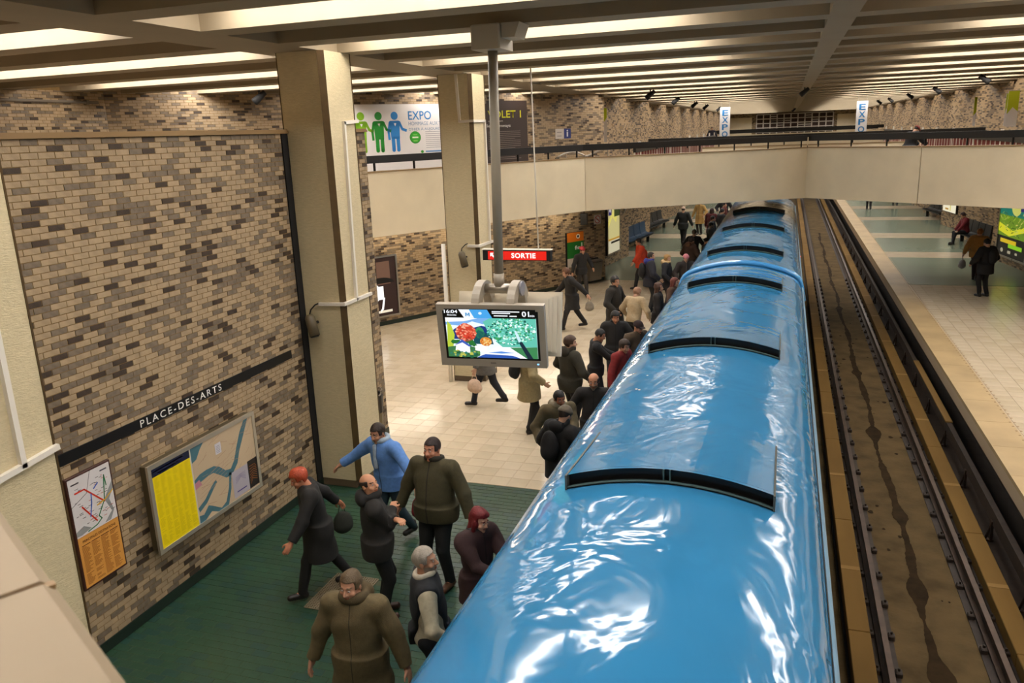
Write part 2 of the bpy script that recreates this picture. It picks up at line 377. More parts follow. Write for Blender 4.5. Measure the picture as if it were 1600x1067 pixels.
# saw-tooth bays beyond the octagon: bricks drawn by the material there
def brick_mat():
    m = bpy.data.materials.new('brickwork_distant'); m.use_nodes = True; nt = m.node_tree; b = nt.nodes['Principled BSDF']; b.inputs['Roughness'].default_value = .6
    ge = nt.nodes.new('ShaderNodeNewGeometry'); sp = nt.nodes.new('ShaderNodeSeparateXYZ'); cb = nt.nodes.new('ShaderNodeCombineXYZ'); ad = nt.nodes.new('ShaderNodeMath'); ad.operation = 'ADD'
    nt.links.new(ge.outputs['Position'], sp.inputs[0]); nt.links.new(sp.outputs[0], ad.inputs[0]); nt.links.new(sp.outputs[1], ad.inputs[1])
    nt.links.new(ad.outputs[0], cb.inputs[0]); nt.links.new(sp.outputs[2], cb.inputs[1])
    br = nt.nodes.new('ShaderNodeTexBrick'); br.offset = .44; br.inputs['Scale'].default_value = 1; br.inputs['Brick Width'].default_value = .19; br.inputs['Row Height'].default_value = .062
    br.inputs['Mortar Size'].default_value = .004; br.inputs['Bias'].default_value = 0
    br.inputs['Color1'].default_value = (0, 0, 0, 1); br.inputs['Color2'].default_value = (1, 1, 1, 1); br.inputs['Mortar'].default_value = (.62, .62, .62, 1)
    nt.links.new(cb.outputs[0], br.inputs['Vector'])
    r = nt.nodes.new('ShaderNodeValToRGB'); r.color_ramp.interpolation = 'CONSTANT'
    e = r.color_ramp.elements; e[0].position = 0; e[0].color = (*lin((64, 50, 38)), 1); e[1].position = .13; e[1].color = (*lin((120, 103, 82)), 1)
    x = e.new(.42); x.color = (*lin((168, 142, 108)), 1); x = e.new(.6); x.color = (*lin((134, 108, 66)), 1); x = e.new(.65); x.color = (*lin((168, 142, 108)), 1)
    nt.links.new(br.outputs['Color'], r.inputs[0]); nt.links.new(r.outputs[0], b.inputs['Base Color']); return m
m_bwall = brick_mat()
def bays(name, sgn, cx):
    X = lambda v: cx+sgn*v
    pts = [(X(0), 28.1), (X(.95), 28.35)]; y = 33.85
    while y < 94: pts += [(X(.2), y), (X(.95), y+.15)]; y += 5.75
    pts.append((X(.95), 96)); m = MB()
    for (a, b), (c, d) in zip(pts[:-1], pts[1:]): m.hexa([(a, b, -.02), (c, d, -.02), (c+sgn*.6, d, -.02), (a+sgn*.6, b, -.02), (a, b, 6.99), (c, d, 6.99), (c+sgn*.6, d, 6.99), (a+sgn*.6, b, 6.99)])
    return struct(m.build(name, m_bwall))
bays('wall_left_bays', -1, -6.0); bays('wall_right_bays', 1, 7.32)
wr, u, n, Lr = wall_slab('wall_right_diagonal', (7.32, 28.1), (15.5, 14.55), 0, 6.99, .25); wr.data.materials[0] = m_bwall
o, *_ = wall_slab('wall_right', (15.5, 14.55), (15.5, -13.9), 0, 6.99, .25); o.data.materials[0] = m_bwall
o, *_ = wall_slab('wall_back', (15.5, -13.9), (-14.2, -13.9), -1.5, 6.99, .25); o.data.materials[0] = m_bwall
o, *_ = wall_slab('wall_right_lower', (7.99, 12.3), (7.99, -13.9), 0, 5.36, .3); o.data.materials[0] = m_bwall
# end wall with tan panels and the relief grille
we, *_ = wall_slab('wall_end', (-9.5, 96), (10.8, 96), -1.5, 6.99, .3); we.data.materials[0] = m_bwall
for x in (-6.6, 5.0): MB().bbox(x, x+2.8, 95.9, 96, .5, 6.0, .02).build('plain_panel', m_conc, we)
t = thing('relief_grille', 'pale lattice grille with dark openings on the far end wall', 'grille', (.66, 95.85, 3.4))
MB().box(-3.4, 4.7, 95.85, 95.95, 3.3, 6.35).build('backing', mat('grille_back', (60, 40, 32), .7), t)
g = MB(); x0, x1, z0, z1 = -3.3, 4.6, 3.4, 6.25
for k in range(12): x = x0+(x1-x0)*k/11; g.box(x-.06, x+.06, 95.72, 95.85, z0, z1)
for k in range(7): z = z0+(z1-z0)*k/6; g.box(x0, x1, 95.74, 95.85, z-.05, z+.05)
for k in range(20):
    x = x0+(x1-x0)*rng.integers(1, 10)/11; z = z0+(z1-z0)*(rng.integers(0, 6)+.5)/6; g.box(x, x+(x1-x0)/11, 95.76, 95.85, z-.04, z+.04)
g.build('lattice', mat('grille_white', (206, 196, 186), .5), t)

# ------------------------------------------------------------------ columns
def column(y, label):
    x0, x1, z1, d = -6.70, -6.0, 6.4, .75
    t = thing('column', label, 'column', (-6.35, y+d/2, 0))
    MB().box(x0, x1-.07, y, y+d-.02, .12, z1).build('front_face', m_colm, t)
    MB().box(x1-.07, x1, y+.07, y+d, .12, z1).build('side_face', m_colm, t)
    m = MB(); m.poly([(x1-.068, y-.004, .12), (x1+.002, y+.07, .12), (x1+.002, y+.07, z1), (x1-.068, y-.004, z1)]); m.box(x0-.012, x0, y-.006, y+.03, .0, z1); m.box(x1-.005, x1+.006, y+d, y+d+.02, 0, z1)
    m.build('corner_trim', m_trimc, t)
    MB().box(x0+.01, x1-.075, y+.01, y+d-.03, 0, .12).box(x1-.075, x1-.012, y+.08, y+d-.01, 0, .12).build('plinth', mat('plinth', (96, 80, 60), .6), t)
    return t
column(4.2, 'pale mosaic column cut by the left edge of the picture')
column(10.03, 'tall pale mosaic column at the end of the brick wall with the station name')
column(15.56, 'pale mosaic column standing free behind the hanging screens')
def conduit(name, label, runs, w_=.035):
    t = thing(name, label, 'conduit', runs[0][0])
    for pts in runs: 
        m = MB()
        for a, b in zip(pts[:-1], pts[1:]):
            a, b = np.array(a, float), np.array(b, float); u = (b-a)/np.linalg.norm(b-a); q = np.array([0, 0, 1.0]) if abs(u[2]) < .7 else np.array([1.0, 0, 0])
            v = np.cross(u, q); v /= np.linalg.norm(v); wv = np.cross(u, v); m.obox((a+b)/2, u, v, wv, np.linalg.norm(b-a)/2+w_*.4, w_*.5, w_*.5)
        m.build('casing', m_white, t)
    return t
conduit('cable_conduit', 'white cable conduit on the column at the left edge of the picture', [[(-5.98, 4.3, 2.62), (-5.98, 4.96, 2.69)], [(-5.98, 4.62, 4.6), (-5.98, 4.62, 2.66)]], .05)
conduit('cable_conduit', 'white cable conduit down the column beside the brick wall', [[(-6.38, 10.0, 2.9), (-5.98, 10.0, 2.91), (-5.98, 10.8, 2.91)], [(-5.98, 10.36, 2.91), (-5.98, 10.44, 5.45), (-5.98, 10.82, 5.47)]], .045)
conduit('cable_conduit', 'white cable conduit stepping down the column behind the hanging screens', [[(-6.3, 15.54, 6.38), (-6.265, 15.54, 5.49), (-5.98, 15.54, 5.49), (-5.98, 16.2, 5.49), (-5.98, 16.2, 3.0)], [(-6.21, 15.53, 2.98), (-5.98, 15.53, 2.98), (-5.98, 16.35, 2.97)]], .05)
t = thing('standpipe', 'white upright pipe against the left side of the free column', 'pipe', (-6.75, 15.5, 0))
MB().tube([(-6.77, 15.5, 0), (-6.77, 15.5, 3.02)], .045, 10).build('pipe', m_white, t, True); MB().box(-6.83, -6.7, 15.44, 15.58, 1.5, 1.56).build('bracket', m_steel, t)

# ------------------------------------------------------------------ ceiling: slab, long beams, cross fins, fluorescent tubes
ce = struct(MB().box(-14.4, 15.8, -14, 96.2, 7.0, 7.12).build('ceiling', m_ceilw))
m_tube = bpy.data.materials.new('fluorescent_tube'); m_tube.use_nodes = True
bs = m_tube.node_tree.nodes['Principled BSDF']; bs.inputs['Base Color'].default_value = (.9, .9, .9, 1); bs.inputs['Emission Color'].default_value = (*TUBE_COL, 1); bs.inputs['Emission Strength'].default_value = TUBE
for a, b, y1 in ((-6.95, -6.05, 28.05), (.40, .72, 96), (7.37, 8.27, 28.05)): MB().box(a, b, -13.9, y1, 6.4, 7.0).build('ceiling_beam', m_ceil, ce)
cache = {}
def shared(key, make, parent, loc):
    if key not in cache: o = make(); cache[key] = o; return o
    o = bpy.data.objects.new(cache[key].name.split('.')[0], cache[key].data); COL.objects.link(o); o.parent = parent; o.location = Vector(loc); return o
P2 = 2.87; Y0 = 9.57-P2*8
def add_fin(x0, x1, y):
    key = ('fin', round(x0, 2), round(x1, 2)); rl = root_loc(ce)
    o = cache.get(key)
    if o is None:
        m = MB(); m.box(x0, x1, -.225, .225, 6.4, 7.0); me = bpy.data.meshes.new('fin'); me.from_pydata([tuple(Vector(v)-Vector((rl.x, 0, rl.z))) for v in m.v], [], m.f); me.materials.append(m_ceil); cache[key] = me
    f = bpy.data.objects.new('ceiling_fin', cache[key]); COL.objects.link(f); f.parent = ce; f.location = (0, y-rl.y, 0)
def tube_lamp(x0, x1, y):
    key = ('lamp', round(x0, 2), round(x1, 2)); o = cache.get(key)
    if o is None:
        m = MB(); n = max(1, int(round((x1-x0)/1.25))); L_ = (x1-x0)/n
        for k in range(n): m.loft([[(x, a, b) for a, b in ((-.2, .02), (-.17, -.03), (.17, -.03), (.2, .02), (.17, .05), (-.17, .05))] for x in (x0+k*L_+.02, x0+(k+1)*L_-.02)])
        me = bpy.data.meshes.new('lamp'); me.from_pydata(m.v, [], m.f); me.materials.append(m_tube)
        h = MB(); h.box(x0, x1, -.08, .08, .05, .10); h.box(x0+.3, x0+.33, -.02, .02, .10, .37); h.box(x1-.33, x1-.3, -.02, .02, .10, .37); h.box(x0-.02, x0+.01, -.04, .04, -.04, .1); h.box(x1-.01, x1+.02, -.04, .04, -.04, .1)
        mh = bpy.data.meshes.new('lamp_housing'); mh.from_pydata(h.v, [], h.f); mh.materials.append(m_ceilw); o = cache[key] = (me, mh)
    rl = root_loc(ce)
    a = bpy.data.objects.new('fluorescent_tube', o[0]); COL.objects.link(a); a.parent = ce; a.location = (-rl.x, y-rl.y, 6.63-rl.z)
    b = bpy.data.objects.new('lamp_housing', o[1]); COL.objects.link(b); b.parent = ce; b.location = (-rl.x, y-rl.y, 6.63-rl.z)
k = 0
while Y0+k*P2 < 95:
    y = Y0+k*P2; inner = [(-6.05, .40), (.72, 7.37)]; outer = [(-14.2, -6.95), (8.27, 15.5)] if y < 27 else []
    if y > 28: inner = [(-6.95, .40), (.72, 8.27)]
    for x0, x1 in inner+outer:
        add_fin(x0, x1, y+.985+.225); add_fin(x0, x1, y+2.42+.225)
    for x0, x1 in ((-5.7, -1.2), (2.4, 7.0)): tube_lamp(x0, x1, y+.64)
    if outer:
        for x0, x1 in ((-13.2, -7.3), (8.7, 14.6)): tube_lamp(x0, x1, y+.64)
    k += 1

# ------------------------------------------------------------------ mezzanine: slabs, facade panels, rails
ZM0, ZM1, ZP = 2.90, 3.40, 4.43
A_ = np.array((-5.69, 23.83)); B_ = np.array((.62, 27.6)); C_ = np.array((6.95, 22.62)); D0 = A_+(-.61*12.2, -12.2); E0 = C_+(.61*9, -9)
slab = MB()
def prism(poly, z0, z1, m):
    n = len(poly); m.poly([(x, y, z1) for x, y in poly]); m.poly([(x, y, z0) for x, y in reversed(poly)])
    for i in range(n): a, b = poly[i], poly[(i+1) % n]; m.quad((*a, z0), (*b, z0), (*b, z1), (*a, z1))
prism([tuple(D0), tuple(A_), (-5.98, 28.05), dg(27.9, 0, .01)[:2], dg(14.7, 0, .01)[:2], (-14.15, 12)], ZM0, ZM1, slab)
prism([tuple(A_), tuple(B_), tuple(C_), (7.3, 28.05), (7.3, 31.5), (-5.9, 31.5), (-5.98, 28.05)], ZM0, ZM1, slab)
prism([tuple(C_), tuple(E0), (15.3, 13), (15.3, 14.5), (7.36, 28.0)], ZM0, ZM1, slab)
ms = struct(slab.build('floor_mezzanine', m_side))
MB().box(-14.15, WX-.35, -13.8, 11.9, ZM0, ZM1).build('floor_mezzanine_left', m_side)['kind'] = 'structure'
for x0, x1 in ((-6.9, -5.0), (6.3, 8.2)): struct(MB().box(x0, x1, 31.52, 92, ZM0+.2, ZM1).build('floor_side_gallery', m_side))
def panel_run(owner, a, b, cuts, name='facade_panel', th=.16, z0=ZM0-.02, z1=ZP, cap=True):
    a, b = np.asarray(a, float), np.asarray(b, float); L = np.linalg.norm(b-a); u = (b-a)/L; n = np.array((u[1], -u[0]))    # n towards the viewer side
    cs = [0]+list(cuts)+[L]
    for s0, s1 in zip(cs[:-1], cs[1:]):
        p0, p1 = a+u*(s0+.012)+n*.03, a+u*(s1-.012)+n*.03; i0, i1 = p0-n*th, p1-n*th
        m = MB(); r1 = [(*(p0), z0), (*(p1), z0), (*i1, z0), (*i0, z0)]
        m.loft([r1, [(x, y, z1) for x, y, _ in r1]]); m.build(name, m_conc, owner)
        if cap:
            c0, c1, d0, d1 = p0+n*.02, p1+n*.02, i0-n*.03, i1-n*.03
            m = MB(); m.hexa([(*c0, z1), (*c1, z1), (*d1, z1), (*d0, z1), (*c0, z1+.03), (*c1, z1+.03), (*d1, z1+.03), (*d0, z1+.03)]); m.build('cap', m_bronze, owner)
    q0, q1 = a-n*.02, b-n*.02; m = MB(); m.hexa([(*q0, z0+.03), (*q1, z0+.03), (*(q1-n*.08), z0+.03), (*(q0-n*.08), z0+.03), (*q0, z1-.02), (*q1, z1-.02), (*(q1-n*.08), z1-.02), (*(q0-n*.08), z1-.02)]); m.build('core', m_blackm, owner)
    return L
t = thing('mezzanine_parapet', 'pale concrete parapet of the mezzanine bridge, angled above the tracks', 'parapet', (.6, 25, ZM0))
tm = t
L1 = np.linalg.norm(A_-D0)
panel_run(t, D0, A_, [L1-9.6]); panel_run(t, A_, B_, []); panel_run(t, B_, C_, [3.75]); panel_run(t, C_, E0, [4.5])
def handrail(label, pts, z=4.645, h=.18, spacing=1.15, set_=.12, loc=None, first=.3):
    t = thing('handrail', label, 'handrail', (pts[len(pts)//2][0], pts[len(pts)//2][1], ZP)); bar, ps = MB(), []
    for a, b in zip(pts[:-1], pts[1:]):
        a, b = np.asarray(a, float), np.asarray(b, float); L = np.linalg.norm(b-a); u = (b-a)/L; n = np.array((u[1], -u[0])); c = (a+b)/2-n*set_
        bar.obox((*c, z+h/2), (*u, 0), (*n, 0), (0, 0, 1), L/2+.02, .06, h/2)
        k = first
        while k < L: ps.append(a+u*k-n*set_); k += spacing
    bar.build('rail_beam', m_black, t)
    for p in ps: MB().box(p[0]-.022, p[0]+.022, p[1]-.022, p[1]+.022, ZP+.02, z).build('post', m_blackm, t)
    return t
handrail('thick black handrail running along the top of the mezzanine parapet', [D0, A_, B_, C_, E0])
# inner (rear) parapet of the bridge and the rails behind it
t = thing('mezzanine_parapet', 'low pale parapet along the rear edge of the mezzanine bridge', 'parapet', (.6, 31.5, ZM0)); panel_run(t, (-3.0, 31.45), (4.4, 31.45), [3.7])
handrail('black handrail over the rear parapet of the mezzanine bridge', [(-5.0, 31.45), (6.3, 31.45)], z=4.70, h=.13)
t = thing('far_footbridge', 'distant second footbridge with dark rails across the tracks', 'footbridge', (.6, 74, 2.9))
MB().box(-6.1, 7.4, 73.5, 78, 2.9, 3.4).build('deck', m_side, t); MB().box(-6.1, 7.4, 73.4, 73.5, 2.9, 4.43).build('parapet_panel', m_conc, t)
MB().box(-6.1, 7.4, 73.35, 73.5, 4.6, 4.85).build('rail_beam', m_black, t); MB().box(-6.1, 7.4, 77.8, 77.95, 4.5, 4.8).build('rear_rail', m_black, t)
m_red = mat('baluster_red', (120, 44, 32), .5); m_bwh = mat('baluster_white', (206, 196, 180), .5)
def baluster_fence(label, x, y0, y1):
    t = thing('baluster_fence', label, 'fence', (x, (y0+y1)/2, ZM1)); m = MB(); k = 0; y = y0
    while y < y1: m.box(x-.02, x+.02, y, y+.05, ZM1+.05, 4.42, 0 if k % 4 else 1); y += .16; k += 1
    m.build('balusters', [m_red, m_bwh], t)['kind'] = 'stuff'
    MB().box(x-.05, x+.05, y0, y1, 4.42, 4.58).build('top_rail', m_black, t); MB().box(x-.03, x+.03, y0, y1, ZM1+.02, ZM1+.08).build('bottom_rail', m_black, t)
    for y in np.arange(y0+1, y1, 4.0): MB().box(x-.04, x+.04, y, y+.08, ZM1, 4.78).build('post', m_white, t)
baluster_fence('red and white baluster fence along the left side gallery', -5.03, 28.6, 62); baluster_fence('red and white baluster fence along the right side gallery', 6.33, 24.2, 62)
# curved steel rail behind the parapet
t = thing('curved_rail', 'bent steel tube rail standing behind the mezzanine parapet', 'rail', (-6.1, 26.0, ZM1))
def wave(x, y): return (x, y)
pts = []
for k in range(25):
    s = k/24; pts.append((-6.95+1.5*s, 25.3+1.5*s, 4.42+.16*math.sin(PI*min(1, s*1.9)) if s < .53 else 4.42+.18*min(1, (s-.53)*4)))
MB().tube(pts, .025, 8).build('rail_tube', m_steel, t, True)
for i in (4, 12, 22): MB().tube([(pts[i][0], pts[i][1], ZM1), pts[i]], .02, 6).build('support', m_steel, t)
# parapet of the bridge the viewer stands on (lower left corner)
t = thing('near_parapet', 'blurred pale concrete parapet corner at the bottom left of the picture', 'parapet', (-2.5, 1.7, ZM1))
N1 = np.array((.62, -.04)); N0 = np.array((-5.8, 3.45))
d_ = (N1-N0)/np.linalg.norm(N1-N0); s_ = np.linalg.norm(np.array((-1.25, .93))-N0)
def near_panel(s0, s1):
    p0, p1 = N0+d_*s0, N0+d_*s1; nn = np.array((d_[1], -d_[0]))*.42
    r = [p0, p1, p1+nn, p0+nn]; m = MB(); ring = lambda o, z: [(*(p0+nn*o), z), (*(p1+nn*o), z), (*(p1+nn*(1-o)), z), (*(p0+nn*(1-o)), z)]
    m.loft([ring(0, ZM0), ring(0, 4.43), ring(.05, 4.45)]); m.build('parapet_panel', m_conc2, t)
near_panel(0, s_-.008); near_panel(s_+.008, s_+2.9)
MB().hexa([(*(N0+d_*(s_-.01)+q*np.array((d_[1], -d_[0]))), z) for z in (ZM0, 4.443) for q in (.0, .4)]+[(*(N0+d_*(s_+.01)+q*np.array((d_[1], -d_[0]))), z) for z in (ZM0, 4.443) for q in (.0, .4)]).build('joint_strip', m_bronze, t)

nd_ = MB(); prism([tuple(N0), tuple(N1), (7.04, 3.4), (8.0, -4.5), (-6.6, -4.5)], ZM0, ZM1, nd_); struct(nd_.build('floor_near_bridge', m_side))
# ------------------------------------------------------------------ train
m_blue = mat('train_blue', (52, 128, 176), .08, coat=.15, spec=.55, var=.05, scale=1.3)
def wavy_blue():
    nt = m_blue.node_tree; b = nt.nodes['Principled BSDF']
    tc = nt.nodes.new('ShaderNodeTexCoord'); mp = nt.nodes.new('ShaderNodeMapping'); mp.inputs['Scale'].default_value = (1.0, .8, 1); nt.links.new(tc.outputs['Object'], mp.inputs[0])
    n = nt.nodes.new('ShaderNodeTexNoise'); n.inputs['Scale'].default_value = 1.1; n.inputs['Detail'].default_value = 3.2; n.inputs['Roughness'].default_value = .42; n.inputs['Distortion'].default_value = 1.3; nt.links.new(mp.outputs[0], n.inputs['Vector'])
    bp = nt.nodes.new('ShaderNodeBump'); bp.inputs['Strength'].default_value = 1.0; bp.inputs['Distance'].default_value = .030; nt.links.new(n.outputs['Fac'], bp.inputs['Height'])
    nt.links.new(bp.outputs[0], b.inputs['Normal']); nt.links.new(bp.outputs[0], b.inputs['Coat Normal'])
wavy_blue()
m_blue2 = mat('train_blue_side', (64, 132, 180), .25, coat=.2)
m_ridge = mat('train_ridge_blue', (70, 150, 214), .2, coat=.4)
m_gutter = mat('roof_gutter', (120, 160, 186), .3)
m_glass = mat('dark_glass', (18, 22, 26), .08)
m_tw = mat('train_white', (214, 214, 210), .35)
m_rubber = mat('rubber', (20, 19, 18), .8)
m_gold = mat('gold_reflection', (150, 112, 52), .35, metal=.5)  # colour of the gold reflection along the car side
m_under = mat('underframe', (30, 26, 22), .8)
XC = -.79
RP = [(1.30, .55), (1.305, .9), (1.295, 1.3), (1.25, 1.72), (1.20, 1.98), (1.172, 2.09), (1.125, 2.175), (1.03, 2.25), (.88, 2.315), (.68, 2.375), (.46, 2.425), (.23, 2.457), (0, 2.468)]
RP = RP+[(-a, b) for a, b in RP[-2::-1]]          # from the right side over the roof to the left side
def roof_z(x):
    x = abs(x-XC); p = sorted(RP[5:13]); 
    for (a, b), (c, d) in zip(p[:-1], p[1:]):
        if a <= x <= c: return b+(d-b)*(x-a)/(c-a)
    return 2.1
def car(y0, y1, label, vents, lamps):
    t = thing('metro_car', label, 'train car', (XC, (y0+y1)/2, -1.0), 'cars of the blue train')
    i0, i1 = 4, len(RP)-5
    m = MB(); ys = [y0, y0+.06, y0+.2]+list(np.linspace(y0+.7, y1-.7, 26))+[y1-.2, y1-.06, y1]
    sc = lambda k: .965 if k in (0, len(ys)-1) else (.99 if k in (1, len(ys)-2) else 1)
    m.loft([[(XC+a*sc(k), y, 2.0+(b-2.0)*(.93 if sc(k) < .98 else 1)) for a, b in RP[i0:i1+1]] for k, y in enumerate(ys)], 0, False, False, closed=False)
    for f in m.f[:]: pass
    m.f = [tuple(reversed(f)) for f in m.f]; m.build('roof', m_blue, t, True)
    for sgn in (1, -1):
        q = [(XC+sgn*a, b) for a, b in RP[:5]]
        m = MB(); m.loft([[(x, y, z) for x, z in q] for y in (y0+.05, y1-.05)], 0, False, False, closed=False)
        if sgn < 0: m.f = [tuple(reversed(f)) for f in m.f]
        m.f = [tuple(reversed(f)) for f in m.f]; m.build('side_panel', m_blue2, t, False)
        MB().loft([[(XC+sgn*(1.205+dx), y, 2.0+dz) for dx, dz in ((0, 0), (.022, .012), (.012, .03), (-.01, .05))] for y in (y0+.05, y1-.05)]).build('gutter', m_gutter, t)
        MB().loft([[(XC+sgn*(1.302+dx), y, .80+dz) for dx, dz in ((0, 0), (.02, 0), (.02, .05), (0, .05))] for y in (y0+.05, y1-.05)]).build('reflection_strip', m_gold, t)  # reflection on the car side, painted as a yellowish strip
        n = int((y1-y0)//2.0)
        for k in range(n):                       # windows and doors along the side
            ya = y0+.6+k*(y1-y0-1.2)/n; door = k % 2 == 1; za = .0 if door else .95; ww = 1.15
            e = lambda z: XC+sgn*(np.interp(z, [.55, .9, 1.3, 1.72, 1.98], [1.30, 1.305, 1.295, 1.25, 1.2])+.006)
            for (s0, s1) in ((0, .5), (.52, 1.02)) if door else ((0, 1.0),):
                m = MB(); P = []; za_ = .62 if door else .98
                m.loft([[(e(z), ya+s0*ww, z), (e(z), ya+s1*ww, z), (e(z)-sgn*.03, ya+s1*ww, z), (e(z)-sgn*.03, ya+s0*ww, z)] for z in (za_, 1.3, 1.72, 1.86)])
                d = m.build('door_leaf' if door else 'window_frame', m_blue2 if door else m_rubber, t)
                m = MB(); m.loft([[(e(z)+sgn*.006, ya+(s0+.08)*ww, z), (e(z)+sgn*.006, ya+(s1-.08)*ww, z), (e(z)-sgn*.03, ya+(s1-.08)*ww, z), (e(z)-sgn*.03, ya+(s0+.08)*ww, z)] for z in (1.04, 1.3, 1.72, 1.8)]); m.build('pane', m_glass, d)
    MB().box(XC-1.27, XC+1.27, y0+.1, y1-.1, -.15, .56).build('lower_body', m_blue2, t)
    MB().box(XC-1.05, XC+1.05, y0+.8, y1-.8, -.85, -.15).build('underframe', m_under, t)
    for yb in (y0+2.5, y1-2.5):
        b = MB(); b.box(XC-.9, XC+.9, yb-1.1, yb+1.1, -.82, -.45); bo = b.build('bogie', m_under, t)
        for sx in (-.95, .95):
            for dy in (-.75, .75): MB().tube([(XC+sx-.12, yb+dy, -.52), (XC+sx+.12, yb+dy, -.52)], .48, 16).build('wheel', m_rubber, bo)
    for y_ in (y0+.02, y1-.02):
        m = MB(); m.poly([(XC+a*.96, y_, b) for a, b in RP] if y_ > y0+1 else [(XC+a*.96, y_, b) for a, b in reversed(RP)]); m.build('end_wall', m_blue2, t)
    for yv, L_ in vents:                          # roof scoops: raised plate, dark mouth, side cheeks
        xs = np.linspace(XC-.82, XC+.82, 17); hh = .115
        m = MB()
        for a, b in zip(xs[:-1], xs[1:]):
            for j in range(6):
                f0, f1 = j/6, (j+1)/6; za = lambda x, f: roof_z(x)+.004+hh*(1-f)**1.3
                m.quad((a, yv+L_*f0, za(a, f0)), (b, yv+L_*f0, za(b, f0)), (b, yv+L_*f1, za(b, f1)), (a, yv+L_*f1, za(a, f1)))
        s = m.build('vent_hood', m_blue, t, True)
        m = MB()
        for a, b in zip(xs[:-1], xs[1:]): m.quad((a, yv+.05, roof_z(a)), (b, yv+.05, roof_z(b)), (b, yv+.05, roof_z(b)+hh), (a, yv+.05, roof_z(a)+hh)); m.quad((a, yv-.03, roof_z(a)+.006), (b, yv-.03, roof_z(b)+.006), (b, yv+.05, roof_z(b)+.006), (a, yv+.05, roof_z(a)+.006))
        m.build('vent_mouth', m_black, s)
        for sx in (-1, 1):
            x = XC+sx*.82; zz = roof_z(x); m = MB()
            m.hexa([(x-.008, yv-.035, zz-.04), (x+.008, yv-.035, zz-.04), (x+.008, yv+L_*.86, zz-.04), (x-.008, yv+L_*.86, zz-.04), (x-.008, yv-.035, zz+hh+.014), (x+.008, yv-.035, zz+hh+.014), (x+.008, yv+L_*.86, zz+.016), (x-.008, yv+L_*.86, zz+.016)]); m.build('vent_cheek', mat('vent_cheek', (78, 82, 76), .5), s)
        m = MB(); m.tube([(x, yv-.01, roof_z(x)+.014) for x in xs], .012, 5); m.build('vent_lip', mat('vent_lip', (66, 92, 92), .5), s)
        MB().box(XC-.03, XC-.02, yv-.005, yv+.03, roof_z(XC), roof_z(XC)+hh).box(XC+.02, XC+.03, yv-.005, yv+.03, roof_z(XC), roof_z(XC)+hh).build('vent_strut', mat('vent_lip', (66, 92, 92)), s)
    m = MB()                                      # chips in the paint
    for k in range(16):
        x, y = XC+rng.uniform(-.75, .1), y0+rng.uniform(8.6, 12) if y0 < 0 else y0+rng.uniform(2, 9)
        r = rng.uniform(.006, .018); m.poly([(x+r*math.cos(a), y+r*1.3*math.sin(a), roof_z(x)+.006) for a in np.arange(6)*PI/3])
    m.build('paint_chip', mat('paint_chip', (196, 206, 196), .6), t)['kind'] = 'stuff'
    for y, on in lamps:
        l = MB(); l.bbox(XC+1.30, XC+1.34, y-.05, y+.05, .98, 1.08, .012); l.build('side_lamp', m_blackm, t)
        b = MB(); b.loft([[(XC+1.34+d, y+r*math.cos(a), 1.03+r*math.sin(a)) for a in np.arange(10)*PI/5] for d, r in ((-.005, .034), (.016, .028), (.028, .012))]); b.build('lens', glow('lens_red', (255, 40, 20), 5.0), t, True)
    return t
def vent_y(px, py):                               # distance along the roof of a photographed point (height of the roof crown)
    d = CR*(px-800)/FPX-CU*(py-533.5)/FPX+CF; return d[1]*(2.45-CAM_H)/d[2]
car(-.45, 16.72, 'blue metro car in front, its roof filling the foreground', [(5.95, 1.5), (10.24, 1.5), (14.74, 1.4)], [(5.6, 1)])
tcar = car(17.0, 34.2, 'second blue metro car running under the mezzanine bridge', [(18.67, 1.4), (23.14, 1.4), (27.94, 1.4)], [(27.3, 1)])
m = MB(); K = 40
prof = [(-.10, -.02), (-.09, .045), (-.05, .06), (-.02, .035), (.02, .035), (.05, .06), (.09, .045), (.10, -.02)]
RPp = RP[3:-3]; rings = []
for a, b in RPp:
    L_ = math.hypot(a, b-1.2); nx, nz = a/L_*.8, (b-1.2)/L_
    rings.append([(XC+a+nx*q, 16.9+p, b+nz*q) for p, q in prof])
m.loft(rings); m.f = [tuple(reversed(f)) for f in m.f]; m.build('end_rim', m_ridge, tcar, True)
MB().box(XC-.5, XC+.5, 16.73, 17.02, -.1, 2.15).build('gangway', m_rubber, tcar)

# ------------------------------------------------------------------ hanging screens
def screen_frame(c, yaw, tilt):
    ex = np.array([math.cos(yaw), math.sin(yaw), 0]); n = np.array([math.sin(yaw), -math.cos(yaw), 0]); up = math.cos(tilt)*np.array([0, 0, 1.0])+math.sin(tilt)*n
    return np.array(c), ex, up, np.cross(ex, up)
m_bezel = mat('bezel_grey', (168, 158, 142), .4, metal=.15); m_back = mat('housing_beige', (214, 204, 184), .5)
c, ex, up, nn = screen_frame((-3.315, 8.883, 2.828), .0762, .134); Wt, Ht = 1.35, .81
t = thing('hanging_screen', 'lit flat screen showing a painted landscape, hanging over the platform', 'screen', tuple(c))
b = MB(); bz = .075
for (u0, u1, v0, v1) in ((-Wt/2, Wt/2, Ht/2-bz, Ht/2), (-Wt/2, Wt/2, -Ht/2, -Ht/2+bz+.02), (-Wt/2, -Wt/2+bz, -Ht/2+bz+.02, Ht/2-bz), (Wt/2-bz, Wt/2, -Ht/2+bz+.02, Ht/2-bz)):
    b.obox(c+ex*(u0+u1)/2+up*(v0+v1)/2-nn*.045, ex, up, nn, (u1-u0)/2, (v1-v0)/2, .045)
b.build('bezel', m_bezel, t)
MB().obox(c-nn*.06, ex, up, nn, Wt/2-.02, Ht/2-.02, .035).obox(c-nn*.14, ex, up, nn, Wt/2-.2, Ht/2-.16, .06).build('housing', m_back, t)
MB().obox(c-nn*.012, ex, up, nn, Wt/2-bz, Ht/2-bz-.01, .006).build('panel_black', m_black, t)
